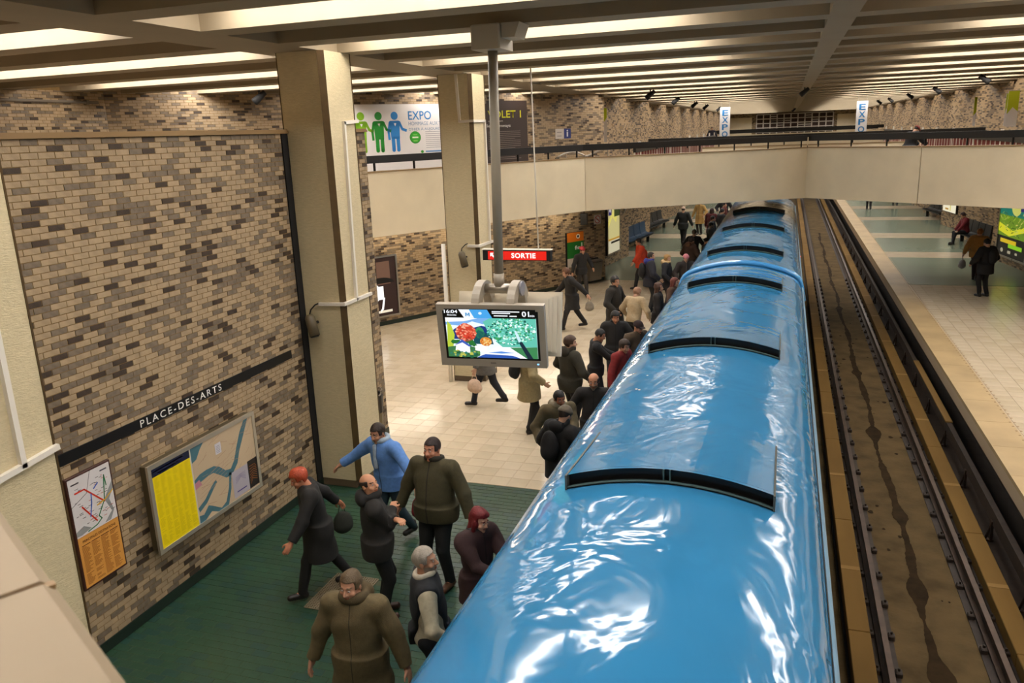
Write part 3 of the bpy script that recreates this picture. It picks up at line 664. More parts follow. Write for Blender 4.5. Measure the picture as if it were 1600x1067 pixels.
def G(r, g, b_): return glow('screen_%d_%d_%d' % (r, g, b_), (r, g, b_), 1.15)
fw_, fh_ = Wt-2*bz-.06, Ht-2*bz-.07
fr_ = plane_frame(c-ex*fw_/2-up*(fh_/2-.012)-nn*.004, ex, up); A = Art(fr_)
U_ = lambda u: u*fw_
def sp(pts, m, lay): A.poly([(u*fw_, v*fh_) for u, v in pts], m, lay)
vb = .885
sp([(0, 0), (1, 0), (1, vb), (0, vb)], G(232, 244, 252), 1)
sp([(0, .72), (.16, .70), (.3, .80), (.42, .74), (.5, .82), (.5, vb), (0, vb)], G(120, 170, 226), 2); sp([(0, .78), (.2, .80), (.36, .87), (.1, vb), (0, vb)], G(246, 250, 252), 3)
sp([(.04, .56), (.12, .66), (.25, .63), (.4, .71), (.55, .64), (.55, .4), (.04, .4)], G(28, 52, 120), 3)
sp([(0, .3), (.02, .8), (.06, .72), (.09, .5), (.06, .2), (0, .1)], G(180, 200, 60), 4)
A.disc(.375*fw_, .55*fh_, .05*fw_, .13*fh_, G(50, 140, 90), 4); sp([(.30, .5), (.36, .62), (.5, .5), (.52, .3), (.3, .3)], G(20, 74, 84), 4)
def specks(n, cu, cv, ru, rv, cols, lay, r0, r1):
    for k in range(n):
        a, q = rng.uniform(0, 2*PI), math.sqrt(rng.uniform(0, 1)); r = rng.uniform(r0, r1)
        A.disc((cu+ru*q*math.cos(a))*fw_, (cv+rv*q*math.sin(a))*fh_, r*fw_, r*fw_*rng.uniform(.5, 1), cols[rng.integers(len(cols))], lay, n=6)
specks(14, .2, .33, .13, .10, [G(40, 110, 50), G(30, 80, 60)], 5, .02, .04)
A.disc(.22*fw_, .55*fh_, .115*fw_, .20*fh_, G(200, 64, 44), 5); specks(110, .22, .56, .11, .19, [G(232, 120, 90), G(220, 70, 50), G(244, 170, 140), G(170, 40, 30)], 6, .006, .016)
A.disc(.435*fw_, .36*fh_, .065*fw_, .1*fh_, G(216, 140, 50), 6); specks(45, .435, .36, .06, .09, [G(240, 180, 90), G(200, 100, 40), G(230, 200, 140)], 7, .005, .013)
sp([(0, 0), (.36, 0), (.36, .2), (.2, .28), (0, .22)], G(60, 116, 70), 5); sp([(.08, .12), (.1, .3), (.17, .36), (.25, .26), (.25, .1)], G(250, 250, 250), 7); sp([(.08, .26), (.17, .40), (.27, .25), (.24, .24), (.17, .33)], G(60, 90, 180), 8)
sp([(.31, .16), (.31, .26), (.38, .30), (.44, .22), (.44, .12)], G(250, 248, 240), 8); specks(30, .2, .08, .19, .08, [G(30, 90, 60), G(90, 150, 70), G(40, 120, 110), G(190, 190, 80)], 9, .012, .026)
sp([(.32, 0), (.56, .26), (.7, .24), (.9, 0)], G(244, 248, 255), 7); sp([(.34, .015), (.42, .08), (.72, .06), (.8, .01), (.8, 0), (.33, 0)], G(44, 84, 170), 8); sp([(.45, .12), (.6, .15), (.75, .12), (.6, .10)], G(90, 140, 214), 8)
sp([(.7, .24), (1, .26), (1, 0), (.88, 0)], G(60, 130, 80), 8)
sp([(.42, .8), (.5, vb), (1, vb), (1, .26), (.62, .25), (.5, .45)], G(96, 190, 170), 9)
specks(420, .72, .60, .27, .29, [G(30, 130, 100), G(230, 250, 246), G(120, 220, 200), G(20, 90, 80), G(180, 240, 220), G(60, 160, 90)], 10, .006, .016)
A.b.v = A.b.v
sp([(.80, .36), (.84, .37), (.95, 0), (.89, 0)], G(24, 40, 56), 11); sp([(.80, .36), (.76, .6), (.78, .62), (.83, .4)], G(200, 230, 240), 11)
sp([(0, vb), (1, vb), (1, 1.08), (0, 1.08)], m_black, 12)
sp([(.16, 1.07), (.28, 1.07), (.33, vb), (.22, vb)], G(236, 240, 246), 13); sp([(.28, 1.07), (.48, 1.07), (.53, vb), (.33, vb)], G(70, 160, 226), 13); A.disc(.40*fw_, .99*fh_, .02*fw_, .03*fh_, G(210, 232, 250), 14, 10)
sp([(.235, .92), (.235, 1.0), (.25, 1.0), (.26, .96), (.27, 1.0), (.285, 1.0), (.285, .92), (.272, .92), (.272, .965), (.262, .93), (.258, .93), (.248, .965), (.248, .92)], G(80, 150, 200), 14)
for v0, u0, u1 in ((1.02, .53, .83), (.985, .53, .73), (.93, .55, .70), (.925, .72, .80)): sp([(u0, v0), (u1, v0), (u1, v0+.022), (u0, v0+.022)], G(240, 244, 250), 14)
A.build('picture', t)
for tx, u0, u1, v0, h in (('16:04', .0, .15, .985, .075), ('dimanche', .03, .135, .93, .035), ('01', .855, .935, .93, .115), ('min', .94, .99, .93, .045)):
    fit_text(tx, u0*fw_, u1*fw_, v0*fh_, h*fh_, fr_, 'lettering', G(240, 244, 250), t, bold=.02, depth=.0185)
b = MB(); b.obox(c+ex*(Wt/2-.11)-up*(Ht/2-.05)+nn*.001, ex, up, nn, .012, .008, .002); b.build('power_light', glow('blue_led', (120, 190, 255), 2), t)
MB().obox(c-up*(Ht/2-.05)+nn*.001, ex, up, nn, .035, .008, .0015).build('nameplate', mat('nameplate', (120, 110, 96)), t)
c2, ex2, up2, n2 = screen_frame((-3.263, 9.441, 2.862), .0714, -.2157)
t = thing('hanging_screen', 'beige back of the second screen, behind the lit screen on the pole', 'screen', tuple(c2))
b = MB(); b.obox(c2, ex2, up2, n2, .675, .405, .03); b.build('rim', m_back, t)
b = MB(); b.obox(c2+n2*.05, ex2, up2, n2, .625, .355, .03); b.build('housing', m_back, t)
b = MB()
for s0, d0 in ((.57, .09), (.53, .11)): b.obox(c2+n2*d0, ex2, up2, n2, s0, .36*s0/.57-.02, .02)
b.build('housing_step', m_back, t)
MB().obox(c2-n2*.032, ex2, up2, n2, .6, .34, .004).build('panel_black', m_black, t)
t = thing('screen_mount', 'grey ceiling pole with tube and arched arms carrying the two screens', 'mount', (-3.28, 9.15, 6.4))
MB().bbox(-3.40, -3.06, 8.88, 9.36, 6.13, 6.395, .015).build('ceiling_box', mat('box_grey', (176, 168, 150), .5), t)
m = MB(); m.hexa([(-3.05, 8.93, 6.24), (-2.9, 8.93, 6.24), (-2.9, 9.3, 6.24), (-3.05, 9.3, 6.24), (-3.05, 8.93, 6.395), (-2.84, 8.93, 6.395), (-2.84, 9.3, 6.395), (-3.05, 9.3, 6.395)]); m.build('junction_box', mat('box_grey', (176, 168, 150)), t)
MB().tube([(-3.24, 9.15, 6.14), (-3.28, 9.15, 3.40)], .057, 16).build('pole', mat('pole_grey', (146, 136, 118), .5), t, True)
MB().tube([(-3.28, 9.15, 3.56), (-3.28, 9.15, 3.40)], .066, 16).build('collar', m_bezel, t, True)
MB().tube([(-3.49, 9.13, 3.37), (-3.07, 9.165, 3.37)], .062, 16).build('cross_tube', m_steel, t, True)
for x, dy in ((-3.50, 0), (-3.06, .03)):
    m = MB(); R1, R0 = .33, .185; n = 20; ring = lambda r, a, xx: (xx, 9.15+dy+r*.92*math.cos(a), 3.14+r*math.sin(a)); aa = [-.25+(PI+.5)*k/n for k in range(n+1)]
    rings = [[ring(R1, a, x-.05), ring(R1, a, x+.05), ring(R0, a, x+.05), ring(R0, a, x-.05)] for a in aa]
    m.loft(rings); m.build('arched_arm', m_bezel, t)
MB().tube([(-3.008, 9.18, 3.37), (-2.985, 9.18, 3.37)], .09, 20).build('end_cap', mat('cap_grey', (138, 136, 142), .4), t)

# ------------------------------------------------------------------ things on the left wall
fl_ = plane_frame((WX, 0, 0), (0, 1, 0), (0, 0, 1))
t = thing('station_name_band', 'long black band with white station lettering on the brick wall', 'sign', (WX, 0, 2.19))
MB().box(WX, WX+.014, -13, 9.56, 2.19, 2.31).build('band', m_black, t)
fit_text('PLACE-DES-ARTS', 6.60, 7.985, 2.208, .084, fl_, 'lettering', mat('sign_white', (236, 232, 224), .5), t, bold=.004, depth=.018, spacing=1.35)
P_ = lambda r, g, b_, ro=.4: mat('print_%d_%d_%d' % (r, g, b_), (r, g, b_), ro)
t = thing('line_map_panel', 'narrow framed network map with orange list below, left on the brick wall', 'map', (WX, 5.8, .84))
MB().bbox(WX, WX+.04, 5.52, 6.09, .82, 2.05, .004).build('frame', mat('frame_dark_red', (66, 34, 26), .4), t)
fm = plane_frame((WX+.04, 5.54, .84), (0, 1, 0), (0, 0, 1)); A = Art(fm); W_, H_ = .53, 1.19
A.rect(0, W_, .56, H_, P_(214, 208, 206)); A.rect(0, W_, 0, .56, P_(214, 150, 70))
A.poly([(0, .63), (.1, .66), (.19, .6), (.06, .575), (0, .58)], P_(150, 150, 148), 2); A.poly([(.36, .57), (.47, .66), (.40, .82), (.53, .98), (.53, .9), (.46, .8), (.5, .66), (.44, .57)], P_(150, 150, 148), 2); A.line([(.28, 1.19), (.2, .98), (0, .90)], .007, P_(120, 118, 116), 2)
A.line([(.06, 1.03), (.18, 1.03), (.40, .80)], .016, P_(220, 60, 36), 3); A.line([(.12, .86), (.14, .83), (.27, .64)], .016, P_(220, 60, 36), 3)
A.line([(.45, .96), (.44, 1.08), (.40, .82), (.30, .68), (.33, .64), (.26, .60), (.14, .58)], .012, P_(52, 124, 76), 4); A.line([(.25, .95), (.24, .86), (.20, .72)], .013, P_(50, 96, 186), 4); A.line([(.29, .99), (.35, 1.03)], .014, P_(50, 96, 186), 4); A.line([(.30, .80), (.41, .82), (.52, .88)], .013, P_(230, 180, 40), 5)
for k in range(60):
    u, v = rng.uniform(.03, .47), rng.uniform(.64, 1.1); A.rect(u, u+rng.uniform(.02, .05), v, v+.006, P_(110, 104, 104) if k % 3 else P_(206, 120, 110), 2)
A.rect(.03, .13, 1.12, 1.135, P_(60, 56, 60), 3); A.rect(.4, .49, 1.13, 1.145, P_(80, 78, 90), 3)
for cI in range(4):
    for k in range(34):
        v = .44-.0125*k
        if rng.random() < .93: A.rect(.03+.122*cI, .03+.122*cI+rng.uniform(.05, .105), v, v+.006, P_(150, 92, 34), 2)
    A.rect(.03+.122*cI, .14+.122*cI, .455, .463, P_(70, 40, 24), 3)
A.build('printed_map', t)
fit_text('PRINCIPALES DESTINATIONS', .05, .48, .49, .028, fm, 'lettering', P_(90, 50, 22), t, bold=.01, depth=.006)
t = thing('area_map_case', 'large framed area map case with yellow index, on the brick wall', 'map', (WX, 7.4, .7))
XF = -6.52
MB().bbox(WX, XF-.02, 6.50, 8.36, .76, 1.78, .006).build('case', mat('case_bronze', (92, 80, 56), .5, metal=.2), t)
b = MB(); y0, y1, z0, z1 = 6.46, 8.38, .73, 1.80
for a in ((y0, y1, z0, z0+.05), (y0, y1, z1-.05, z1), (y0, y0+.05, z0+.05, z1-.05), (y1-.05, y1, z0+.05, z1-.05)): b.box(XF-.03, XF, *a)
b.build('frame', mat('frame_aluminium', (190, 180, 162), .35, metal=.6), t)
fm = plane_frame((XF-.012, y0+.05, z0+.05), (0, 1, 0), (0, 0, 1)); A = Art(fm); W_, H_ = y1-y0-.1, z1-z0-.1
A.rect(0, W_, 0, H_, P_(196, 172, 140)); A.rect(0, .62, 0, H_-.10, P_(238, 212, 14), 2); A.rect(0, .62, H_-.10, H_, P_(24, 28, 56), 2); A.rect(.62, .64, 0, H_, P_(206, 196, 180), 2)
for k in range(5): A.line([(.03, H_-.04), (.5, H_-.035)], .012, P_(220, 220, 220), 3); A.line([(.1, H_-.075), (.4, H_-.07)], .012, P_(220, 220, 220), 3)
for cI in range(6):
    for k in range(58):
        v = H_-.125-.0142*k
        if v > .02 and rng.random() < .9: A.rect(.03+.098*cI, .03+.098*cI+rng.uniform(.04, .085), v, v+.005, P_(204, 178, 10), 3)
wtr = P_(72, 112, 122)
A.poly([(.64, .97), (.64, .78), (.72, .80), (.80, .90), (.88, .97)], wtr, 2); A.poly([(.64, .56), (.74, .6), (.86, .61), (1.0, .60), (1.1, .55), (1.2, .46), (1.3, .44), (1.38, .52), (1.46, .68), (1.55, .84), (1.66, .97), (1.74, .97), (1.62, .78), (1.5, .6), (1.44, .46), (1.32, .36), (1.2, .36), (1.08, .45), (.98, .52), (.86, .52), (.74, .5), (.64, .44)], wtr, 2)
A.poly([(.64, .10), (.72, .08), (.82, .16), (.92, .10), (1.04, .02), (1.14, .06), (1.22, .22), (1.26, .40), (1.3, .40), (1.26, .18), (1.18, 0), (.98, 0), (.86, .06), (.74, 0), (.64, .0)], wtr, 2); A.poly([(.64, .20), (.78, .26), (.9, .36), (1.0, .42), (1.02, .38), (.92, .3), (.8, .2), (.66, .14)], wtr, 2)
A.poly([(.64, .44), (.64, .52), (.72, .54), (.76, .46)], P_(190, 130, 140), 3)
for k in range(46):
    u, v = rng.uniform(.72, 1.7), rng.uniform(.08, .92); A.line([(u, v), (min(1.78, u+rng.uniform(.05, .2)), min(.95, v+rng.uniform(-.06, .12)))], .004, P_(170, 128, 104), 3)
for k in range(5): A.line([(.7+.02*k, .3+.05*k), (1.22+.02*k, .42+.05*k)], .004, P_(176, 140, 120), 3)
A.rect(1.06, 1.17, .72, .86, P_(206, 202, 206), 4); A.poly([(1.30, .02), (1.62, .02), (1.62, .38), (1.30, .38)], P_(176, 168, 176), 4); A.rect(1.62, W_, .02, .40, P_(34, 26, 24), 4)
for k in range(7): A.line([(1.65, .08+.04*k), (1.70+.01*k, .14+.03*k), (1.79, .1+.03*k)], .008, P_(150, 90, 40), 5)
for k in range(5): A.rect(1.08, 1.15, .74+.02*k, .745+.02*k, P_(120, 120, 140), 5); A.line([(1.36, .2+.02*k), (1.46, .26+.01*k), (1.56, .2+.025*k)], .006, P_(140, 130, 160), 5)
A.rect(1.36, 1.56, .08, .095, P_(70, 60, 130), 5)
A.build('printed_map', t)
# floor grating in the green tiles
t = thing('floor_grating', 'square cast metal grating let into the green tiles', 'grating', (-4.78, 7.35, 0)); m = MB()
MB().box(-5.06, -4.5, 6.97, 7.73, -.012, -.004).build('tray', m_black, t)
for k in range(19): m.box(-5.06+.56*k/18-.008, -5.06+.56*k/18+.008, 6.97, 7.73, -.004, .004)
for k in range(25): m.box(-5.06, -4.5, 6.97+.76*k/24-.007, 6.97+.76*k/24+.007, -.004, .005)
m.build('grid_bars', mat('grating_metal', (150, 136, 112), .5, metal=.4), t)

# ------------------------------------------------------------------ signs and fittings of the hall
t = thing('exit_sign', 'red lit exit sign hanging on a thin white rod', 'sign', (-4.6, 15.25, 6.4))
MB().bbox(-5.78, -4.35, 15.20, 15.36, 2.74, 2.95, .008).build('casing', m_blackm, t)
MB().box(-5.66, -4.43, 15.192, 15.21, 2.755, 2.927).build('lit_face', glow('exit_red', (240, 30, 16), .95), t)
MB().box(-5.80, -4.33, 15.20, 15.36, 2.95, 2.962).build('top_cover', m_white, t)
fe = plane_frame((-5.66, 15.192, 2.755), (1, 0, 0), (0, 0, 1)); gw = glow('exit_white', (255, 244, 236), 1.3)
fit_text('SORTIE', .50, 1.01, .035, .105, fe, 'lettering', gw, t, bold=.03, depth=.004, spacing=1.1)
A = Art(fe); A.poly([(.05, .14), (.05, .06), (.075, .085), (.125, .035), (.15, .06), (.10, .11), (.125, .14)], gw, 3); A.build('arrow', t)
MB().tube([(-4.64, 15.2, 6.41), (-4.61, 15.27, 2.95)], .014, 8).build('rod', m_white, t, True)
def cctv(name, label, x, y, z):
    t = thing(name, label, 'camera', (x, y, z)); d = np.array((.10, -.06, -.30)); p = np.array((x, y, z))
    MB().tube([p-d*.45, p-d*.3, p+d*.55], [.05, .075, .078], 14).build('body', mat('camera_olive', (92, 80, 58), .5), t, True)
    MB().tube([p+d*.55, p+d*.6], [.07, .06], 14).build('lens', m_black, t); MB().tube([p-d*.4, p-d*.4+np.array((0, .05, .08)), p+np.array((.05, .06, .28)), p+np.array((.10, .07, .30))], .012, 6).build('cable', m_black, t, True)
    MB().tube([p, p+np.array((.05, .10, .02))], .022, 6).build('bracket', m_black, t)
cctv('security_camera', 'olive security camera on the column by the brick wall', -6.48, 9.88, 2.62); cctv('security_camera', 'olive security camera on the free column beside the exit sign', -6.30, 15.4, 2.74)
def dframe(y0, z0, d): # frame on the diagonal wall, origin at world y0
    return plane_frame(np.array(dg(y0, z0))+nd*d, ud, (0, 0, 1))
sy = lambda y0, y1: (y1-y0)/ud[1]
def dpanel(o_name, label, y0, y1, z0, z1, th, cat, face, frame=None):
    p = dg((y0+y1)/2, z0); t = thing(o_name, label, cat, p); f = dframe(y0, z0, 0); L = sy(y0, y1)
    m = MB(); m.hexa([f(0, 0, 0), f(L, 0, 0), f(L, z1-z0, 0), f(0, z1-z0, 0), f(0, 0, th), f(L, 0, th), f(L, z1-z0, th), f(0, z1-z0, th)]); m.build('board', face, t)
    if frame:
        b = MB(); w_ = .05
        for a in ((0, L, 0, w_), (0, L, z1-z0-w_, z1-z0), (0, w_, w_, z1-z0-w_), (L-w_, L, w_, z1-z0-w_)): b.hexa([f(a[0], a[2], th), f(a[1], a[2], th), f(a[1], a[3], th), f(a[0], a[3], th), f(a[0], a[2], th+.03), f(a[1], a[2], th+.03), f(a[1], a[3], th+.03), f(a[0], a[3], th+.03)])
        b.build('frame', frame, t)
    return t, dframe(y0, z0, th), L
t, f, L = dpanel('exhibition_board', 'white exhibition board with green and blue figures, upstairs behind the columns', 19.4, 23.0, 4.05, 6.13, .04, 'board', P_(226, 220, 216))
A = Art(f); z_ = lambda z: z-4.05
def figure(yc, col, dark):
    u = sy(19.4, yc); k = .92
    A.disc(u, z_(5.82), .115, .11, col, 2); A.poly([(u-.16, z_(5.66)), (u+.16, z_(5.66)), (u+.14, z_(5.2)), (u-.14, z_(5.2))], col, 2); A.disc(u-.12, z_(5.62), .08, .07, col, 2); A.disc(u+.12, z_(5.62), .08, .07, col, 2); A.rect(u-.12, u+.12, z_(5.6), z_(5.69), col, 2)
    A.line([(u-.165, z_(5.60)), (u-.215, z_(5.4)), (u-.20, z_(5.2))], .075, col, 2); A.line([(u+.165, z_(5.61)), (u+.24, z_(5.46)), (u+.36, z_(5.42))], .075, col, 2)
    for sx in (-.078, .078): A.line([(u+sx, z_(5.22)), (u+sx, z_(4.92))], .115, col, 2); A.disc(u+sx, z_(4.90), .056, .05, col, 2)
    A.poly([(u-.03, z_(5.62)), (u+.05, z_(5.62)), (u+.01, z_(5.54))], P_(226, 220, 216), 4)
figure(19.95, P_(132, 186, 24), 0); figure(20.42, P_(20, 140, 36), 0); figure(20.86, P_(36, 132, 206), 0)
ug = sy(19.4, 21.42); A.disc(ug, z_(5.22), .19, .17, P_(24, 140, 24), 2); A.disc(ug, z_(5.22), .165, .145, P_(52, 168, 36), 3); A.rect(ug-.1, ug+.1, z_(5.2), z_(5.24), P_(220, 230, 200), 4); A.rect(ug-.07, ug+.07, z_(5.28), z_(5.31), P_(120, 200, 80), 4); A.rect(ug-.07, ug+.07, z_(5.11), z_(5.15), P_(120, 200, 80), 4)
for k in range(9): A.rect(sy(19.4, 21.72), sy(19.4, 22.6), z_(5.36-.055*k), z_(5.372-.055*k), P_(150, 146, 150), 2)
A.disc(sy(19.4, 21.6), z_(4.82), .05, .04, P_(52, 150, 36), 2); A.rect(sy(19.4, 21.7), sy(19.4, 22.3), z_(4.80), z_(4.84), P_(90, 140, 190), 2)
A.build('printed_figures', t); bl_ = P_(44, 124, 186)
fit_text('EXPO', sy(19.4, 21.25), sy(19.4, 21.92), z_(5.70), .24, f, 'lettering', bl_, t, bold=.01, depth=.005)
fit_text('HOMMAGE AUX TRAVAILLEURS', sy(19.4, 21.25), sy(19.4, 22.9), z_(5.55), .10, f, 'lettering', P_(110, 140, 170), t, depth=.005)
fit_text("D'HIER À AUJOURD'HUI", sy(19.4, 21.25), sy(19.4, 22.38), z_(5.39), .11, f, 'lettering', P_(110, 140, 170), t, depth=.005)
t, f, L = dpanel('exhibition_board', 'dark brown exhibition board with yellow heading, upstairs right of the pole', 23.3, 25.06, 4.15, 6.21, .04, 'board', P_(62, 48, 42))
fit_text('VOLET 1', sy(23.3, 23.70), sy(23.3, 24.84), 1.55, .22, f, 'lettering', P_(214, 214, 30), t, bold=.012, depth=.005)
fit_text('exposition', sy(23.3, 23.70), sy(23.3, 24.2), 1.42, .07, f, 'lettering', P_(210, 200, 190), t, depth=.005); fit_text('les tramways', sy(23.3, 23.66), sy(23.3, 24.46), 1.25, .12, f, 'lettering', P_(230, 224, 214), t, bold=.01, depth=.005)
A = Art(f)
for k in range(16): A.rect(sy(23.3, 23.7), sy(23.3, 24.8-(.2 if k % 5 == 4 else 0)), 1.14-.055*k, 1.15-.055*k, P_(150, 138, 128), 2)
A.build('printed_text', t)
t, f, L = dpanel('backlit_poster', 'dark backlit poster in a steel frame, low on the wall left of the free column', 19.55, 20.62, .25, 2.02, .05, 'poster', m_black, m_steel)
A = Art(f); H_ = 1.77
A.rect(.06, L-.06, .06, H_-.06, glow('poster_dark', (52, 26, 20), .7), 1)
A.rect(.10, L*.42, 1.15, 1.62, glow('poster_amber', (226, 160, 110), 1.1), 2); A.disc(L*.3, .72, .28, .30, glow('poster_white', (250, 246, 240), 1.3), 3); A.disc(L*.52, .98, .46, .17, m_black, 4, a0=0, a1=PI); A.rect(.1, L*.6, .52, .9, glow('poster_white', (250, 246, 240)), 3); A.line([(L*.6, .55), (L*.55, .25), (L*.5, .18)], .06, glow('poster_white', (250, 246, 240)), 3); A.line([(L*.3, .5), (L*.33, .2)], .1, glow('poster_grey', (150, 140, 140), .9), 3); A.rect(L*.1, L*.8, .13, .2, glow('poster_cream', (240, 226, 200), 1.0), 3); A.rect(L*.45, L*.8, .95, 1.6, glow('poster_brown', (120, 84, 64), .8), 2)
for k in range(10): A.rect(.12+.03*(k % 3), L*.40, 1.18+.045*k, 1.20+.045*k, glow('poster_dark', (52, 26, 20)), 3)
A.build('printed_poster', t)
t, f, L = dpanel('festival_poster', 'orange and green poster board on the brick wall left of the steel bin', 26.42, 27.1, .70, 1.88, .09, 'poster', m_blackm)
A = Art(f); A.rect(0, L, .86, 1.18, P_(222, 120, 30), 2); A.rect(0, L, .30, .86, P_(34, 116, 42), 2); A.rect(0, L, 0, .30, P_(214, 206, 196), 2); A.disc(L*.66, 1.03, .09, .08, P_(236, 230, 220), 3, 12); A.disc(L*.66, 1.03, .05, .045, P_(40, 40, 40), 4, 10); A.rect(L*.84, L*.92, .40, .8, P_(196, 220, 190), 3); A.disc(L*.5, .2, .14, .12, P_(190, 40, 50), 3, 12); A.build('printed_poster', t)
fit_text('fic', L*.45, L*.75, .58, .14, f, 'lettering', P_(230, 236, 226), t, bold=.03, depth=.006)
t = thing('waste_bin', 'steel waste bin fixed to the brick wall near the far wall corner', 'bin', dg(27.45, .1)); f = dframe(27.18, .12, 0); L = sy(27.18, 27.72)
m = MB(); m.hexa([f(0, 0, .02), f(L, 0, .02), f(L, .76, .02), f(0, .76, .02), f(.03, 0, .26), f(L-.03, 0, .26), f(L, .70, .30), f(0, .70, .30)]); m.build('body', m_steel, t); m = MB(); m.hexa([f(.05, .62, .285), f(L-.05, .62, .285), f(L-.05, .74, .1), f(.05, .74, .1), f(.05, .64, .305), f(L-.05, .64, .305), f(L-.05, .77, .1), f(.05, .77, .1)]); m.build('flap', m_blackm, t)
t = thing('litter_bin', 'olive litter bin with black rim standing behind the wall end', 'bin', (-6.45, 11.3, 0))
MB().loft([[(-6.45+r*math.cos(a), 11.3+r*math.sin(a), z) for a in np.arange(16)*PI/8] for z, r in ((0, .19), (.03, .2), (.78, .215))]).build('barrel', mat('bin_olive', (112, 98, 66), .5), t)
MB().loft([[(-6.45+r*math.cos(a), 11.3+r*math.sin(a), z) for a in np.arange(16)*PI/8] for z, r in ((.78, .225), (1.06, .235), (1.09, .225), (1.09, .19), (.9, .18))], cap0=False).build('rim', m_black, t)
MB().tube([(-6.45+.22*math.cos(a), 11.3+.22*math.sin(a), 1.1+.06*math.sin(a*2)) for a in np.arange(13)*PI/6], .012, 6).build('hoop', m_steel, t)
t = thing('speaker', 'black box loudspeaker hanging under the mezzanine edge', 'speaker', (-6.62, 27.0, 2.9))
p = np.array(dg(27.04, 2.3))+nd*.2; MB().obox(p, (1, 0, 0), (0, 1, 0), (0, 0, 1), .11, .09, .19).build('box', m_black, t); MB().tube([p+(0, 0, .19), p+(0, 0, .62)], .015, 6).build('stem', m_black, t)
t, f, L = dpanel('no_smoking_sign', 'small round no smoking sign on the brick wall', 27.62, 27.92, 2.04, 2.36, .012, 'sign', P_(200, 190, 176)); A = Art(f); A.disc(L/2, .16, .15, .15, P_(214, 206, 200), 2); A.disc(L/2, .16, .14, .14, P_(190, 60, 50), 3); A.disc(L/2, .16, .11, .11, P_(220, 212, 206), 4); A.line([(L/2-.08, .23), (L/2+.08, .09)], .03, P_(190, 60, 50), 5); A.rect(L/2-.07, L/2+.06, .145, .175, P_(60, 50, 46), 4); A.build('printed_sign', t)
t, f, L = dpanel('toilet_sign', 'two small white and blue pictogram plates upstairs on the brick wall', 26.12, 26.72, 5.0, 5.32, .012, 'sign', P_(196, 186, 176)); A = Art(f); A.rect(L*.55, L, 0, .32, P_(36, 48, 110), 2); A.disc(L*.77, .25, .03, .03, P_(220, 220, 230), 3, 10); A.rect(L*.73, L*.81, .06, .21, P_(220, 220, 230), 3); A.rect(L*.1, L*.4, .08, .1, P_(110, 100, 100), 3); A.rect(L*.1, L*.4, .2, .22, P_(110, 100, 100), 3); A.build('printed_sign', t)
# sensors, upper conduit on the far wall
t = thing('alarm_box', 'small white box high on the diagonal wall above the dark board', 'box', dg(23.45, 6.25)); f = dframe(23.2, 6.22, 0); m = MB(); m.hexa([f(0, 0, 0), f(.5, 0, 0), f(.5, .16, 0), f(0, .16, 0), f(0, .0, .12), f(.5, 0, .12), f(.5, .16, .12), f(0, .16, .12)]); m.build('casing', m_white, t); m = MB(); m.hexa([f(.25, -.1, .05), f(.42, -.1, .05), f(.42, .0, .05), f(.25, .0, .05), f(.25, -.1, .2), f(.42, -.1, .2), f(.42, .06, .2), f(.25, .06, .2)]); m.build('head', m_bezel, t)
t = thing('wall_pipe', 'thin dark pipe running along the upper left brickwork', 'pipe', (-14.15, 11, 6.2)); MB().tube([(-14.14, 2, 6.2), (-14.14, 14.3, 6.2)], .03, 6).build('pipe', m_side, t)
for y in (9, 11.5, 14): MB().box(-14.2, -14.1, y-.03, y+.03, 6.15, 6.25).build('clip', m_side, t)
# lamps under the mezzanine gallery (they light the brickwork below)
for i, y in enumerate((16.3, 19.0, 21.7, 24.4)):
    a, b = np.array(dg(y, 2.82))+nd*.75, np.array(dg(y+2.2, 2.82))+nd*.75
    t = thing('strip_lamp', ('first', 'second', 'third', 'last')[i]+' strip lamp under the mezzanine gallery, counted from the free column onwards', 'lamp', tuple((a+b)/2), 'strip lamps under the gallery')
    MB().tube([a, b], .035, 8).build('tube', glow('strip_glow', (255, 240, 216), 38.0), t)
    MB().tube([a+(0, 0, .06), b+(0, 0, .06)], .05, 6).build('housing', m_white, t)
# ceiling spotlights
m_spot = mat('spot_black', (20, 17, 14), .8)
def spot(x, y, label, sx):
    y = min((Y0+k*P2+o for k in range(34) for o in (1.21, 2.645)), key=lambda f: abs(f-y))      # hangs from the nearest fin
    t = thing('spotlight', label, 'spotlight', (x, y, 6.4), 'black ceiling spotlights'); MB().box(x-.02, x+.02, y-.02, y+.02, 6.32, 6.4).build('stem', m_black, t)
    d = np.array((sx*.16, -.05, -.13)); p = np.array((x, y, 6.25)); MB().tube([p-d*.8, p+d*.5, p+d*.8], [.06, .085, .09], 12).build('shade', m_spot, t, True)
for i, (x, y) in enumerate(((-4.17, 26.0), (-4.28, 33.4), (-4.3, 40.2), (-4.3, 46.6), (-4.15, 53.2))): spot(x, y, ORD[i]+' black spotlight of the left row under the far ceiling', -1)
for i, (x, y) in enumerate(((5.45, 28.5), (5.5, 36.8), (5.45, 43.9), (5.37, 50.5), (5.2, 55.9))): spot(x, y, ORD[i]+' black spotlight of the right row under the far ceiling', 1)
for (x, y), l in (((-11.6, 16.4), 'black spotlight high left beside the nearest full column'), ((.5, 30.7), 'black spotlight under the middle ceiling beam'), ((.4, 71.7), 'far black spotlight under the middle ceiling beam')): spot(x, y, l, -1)
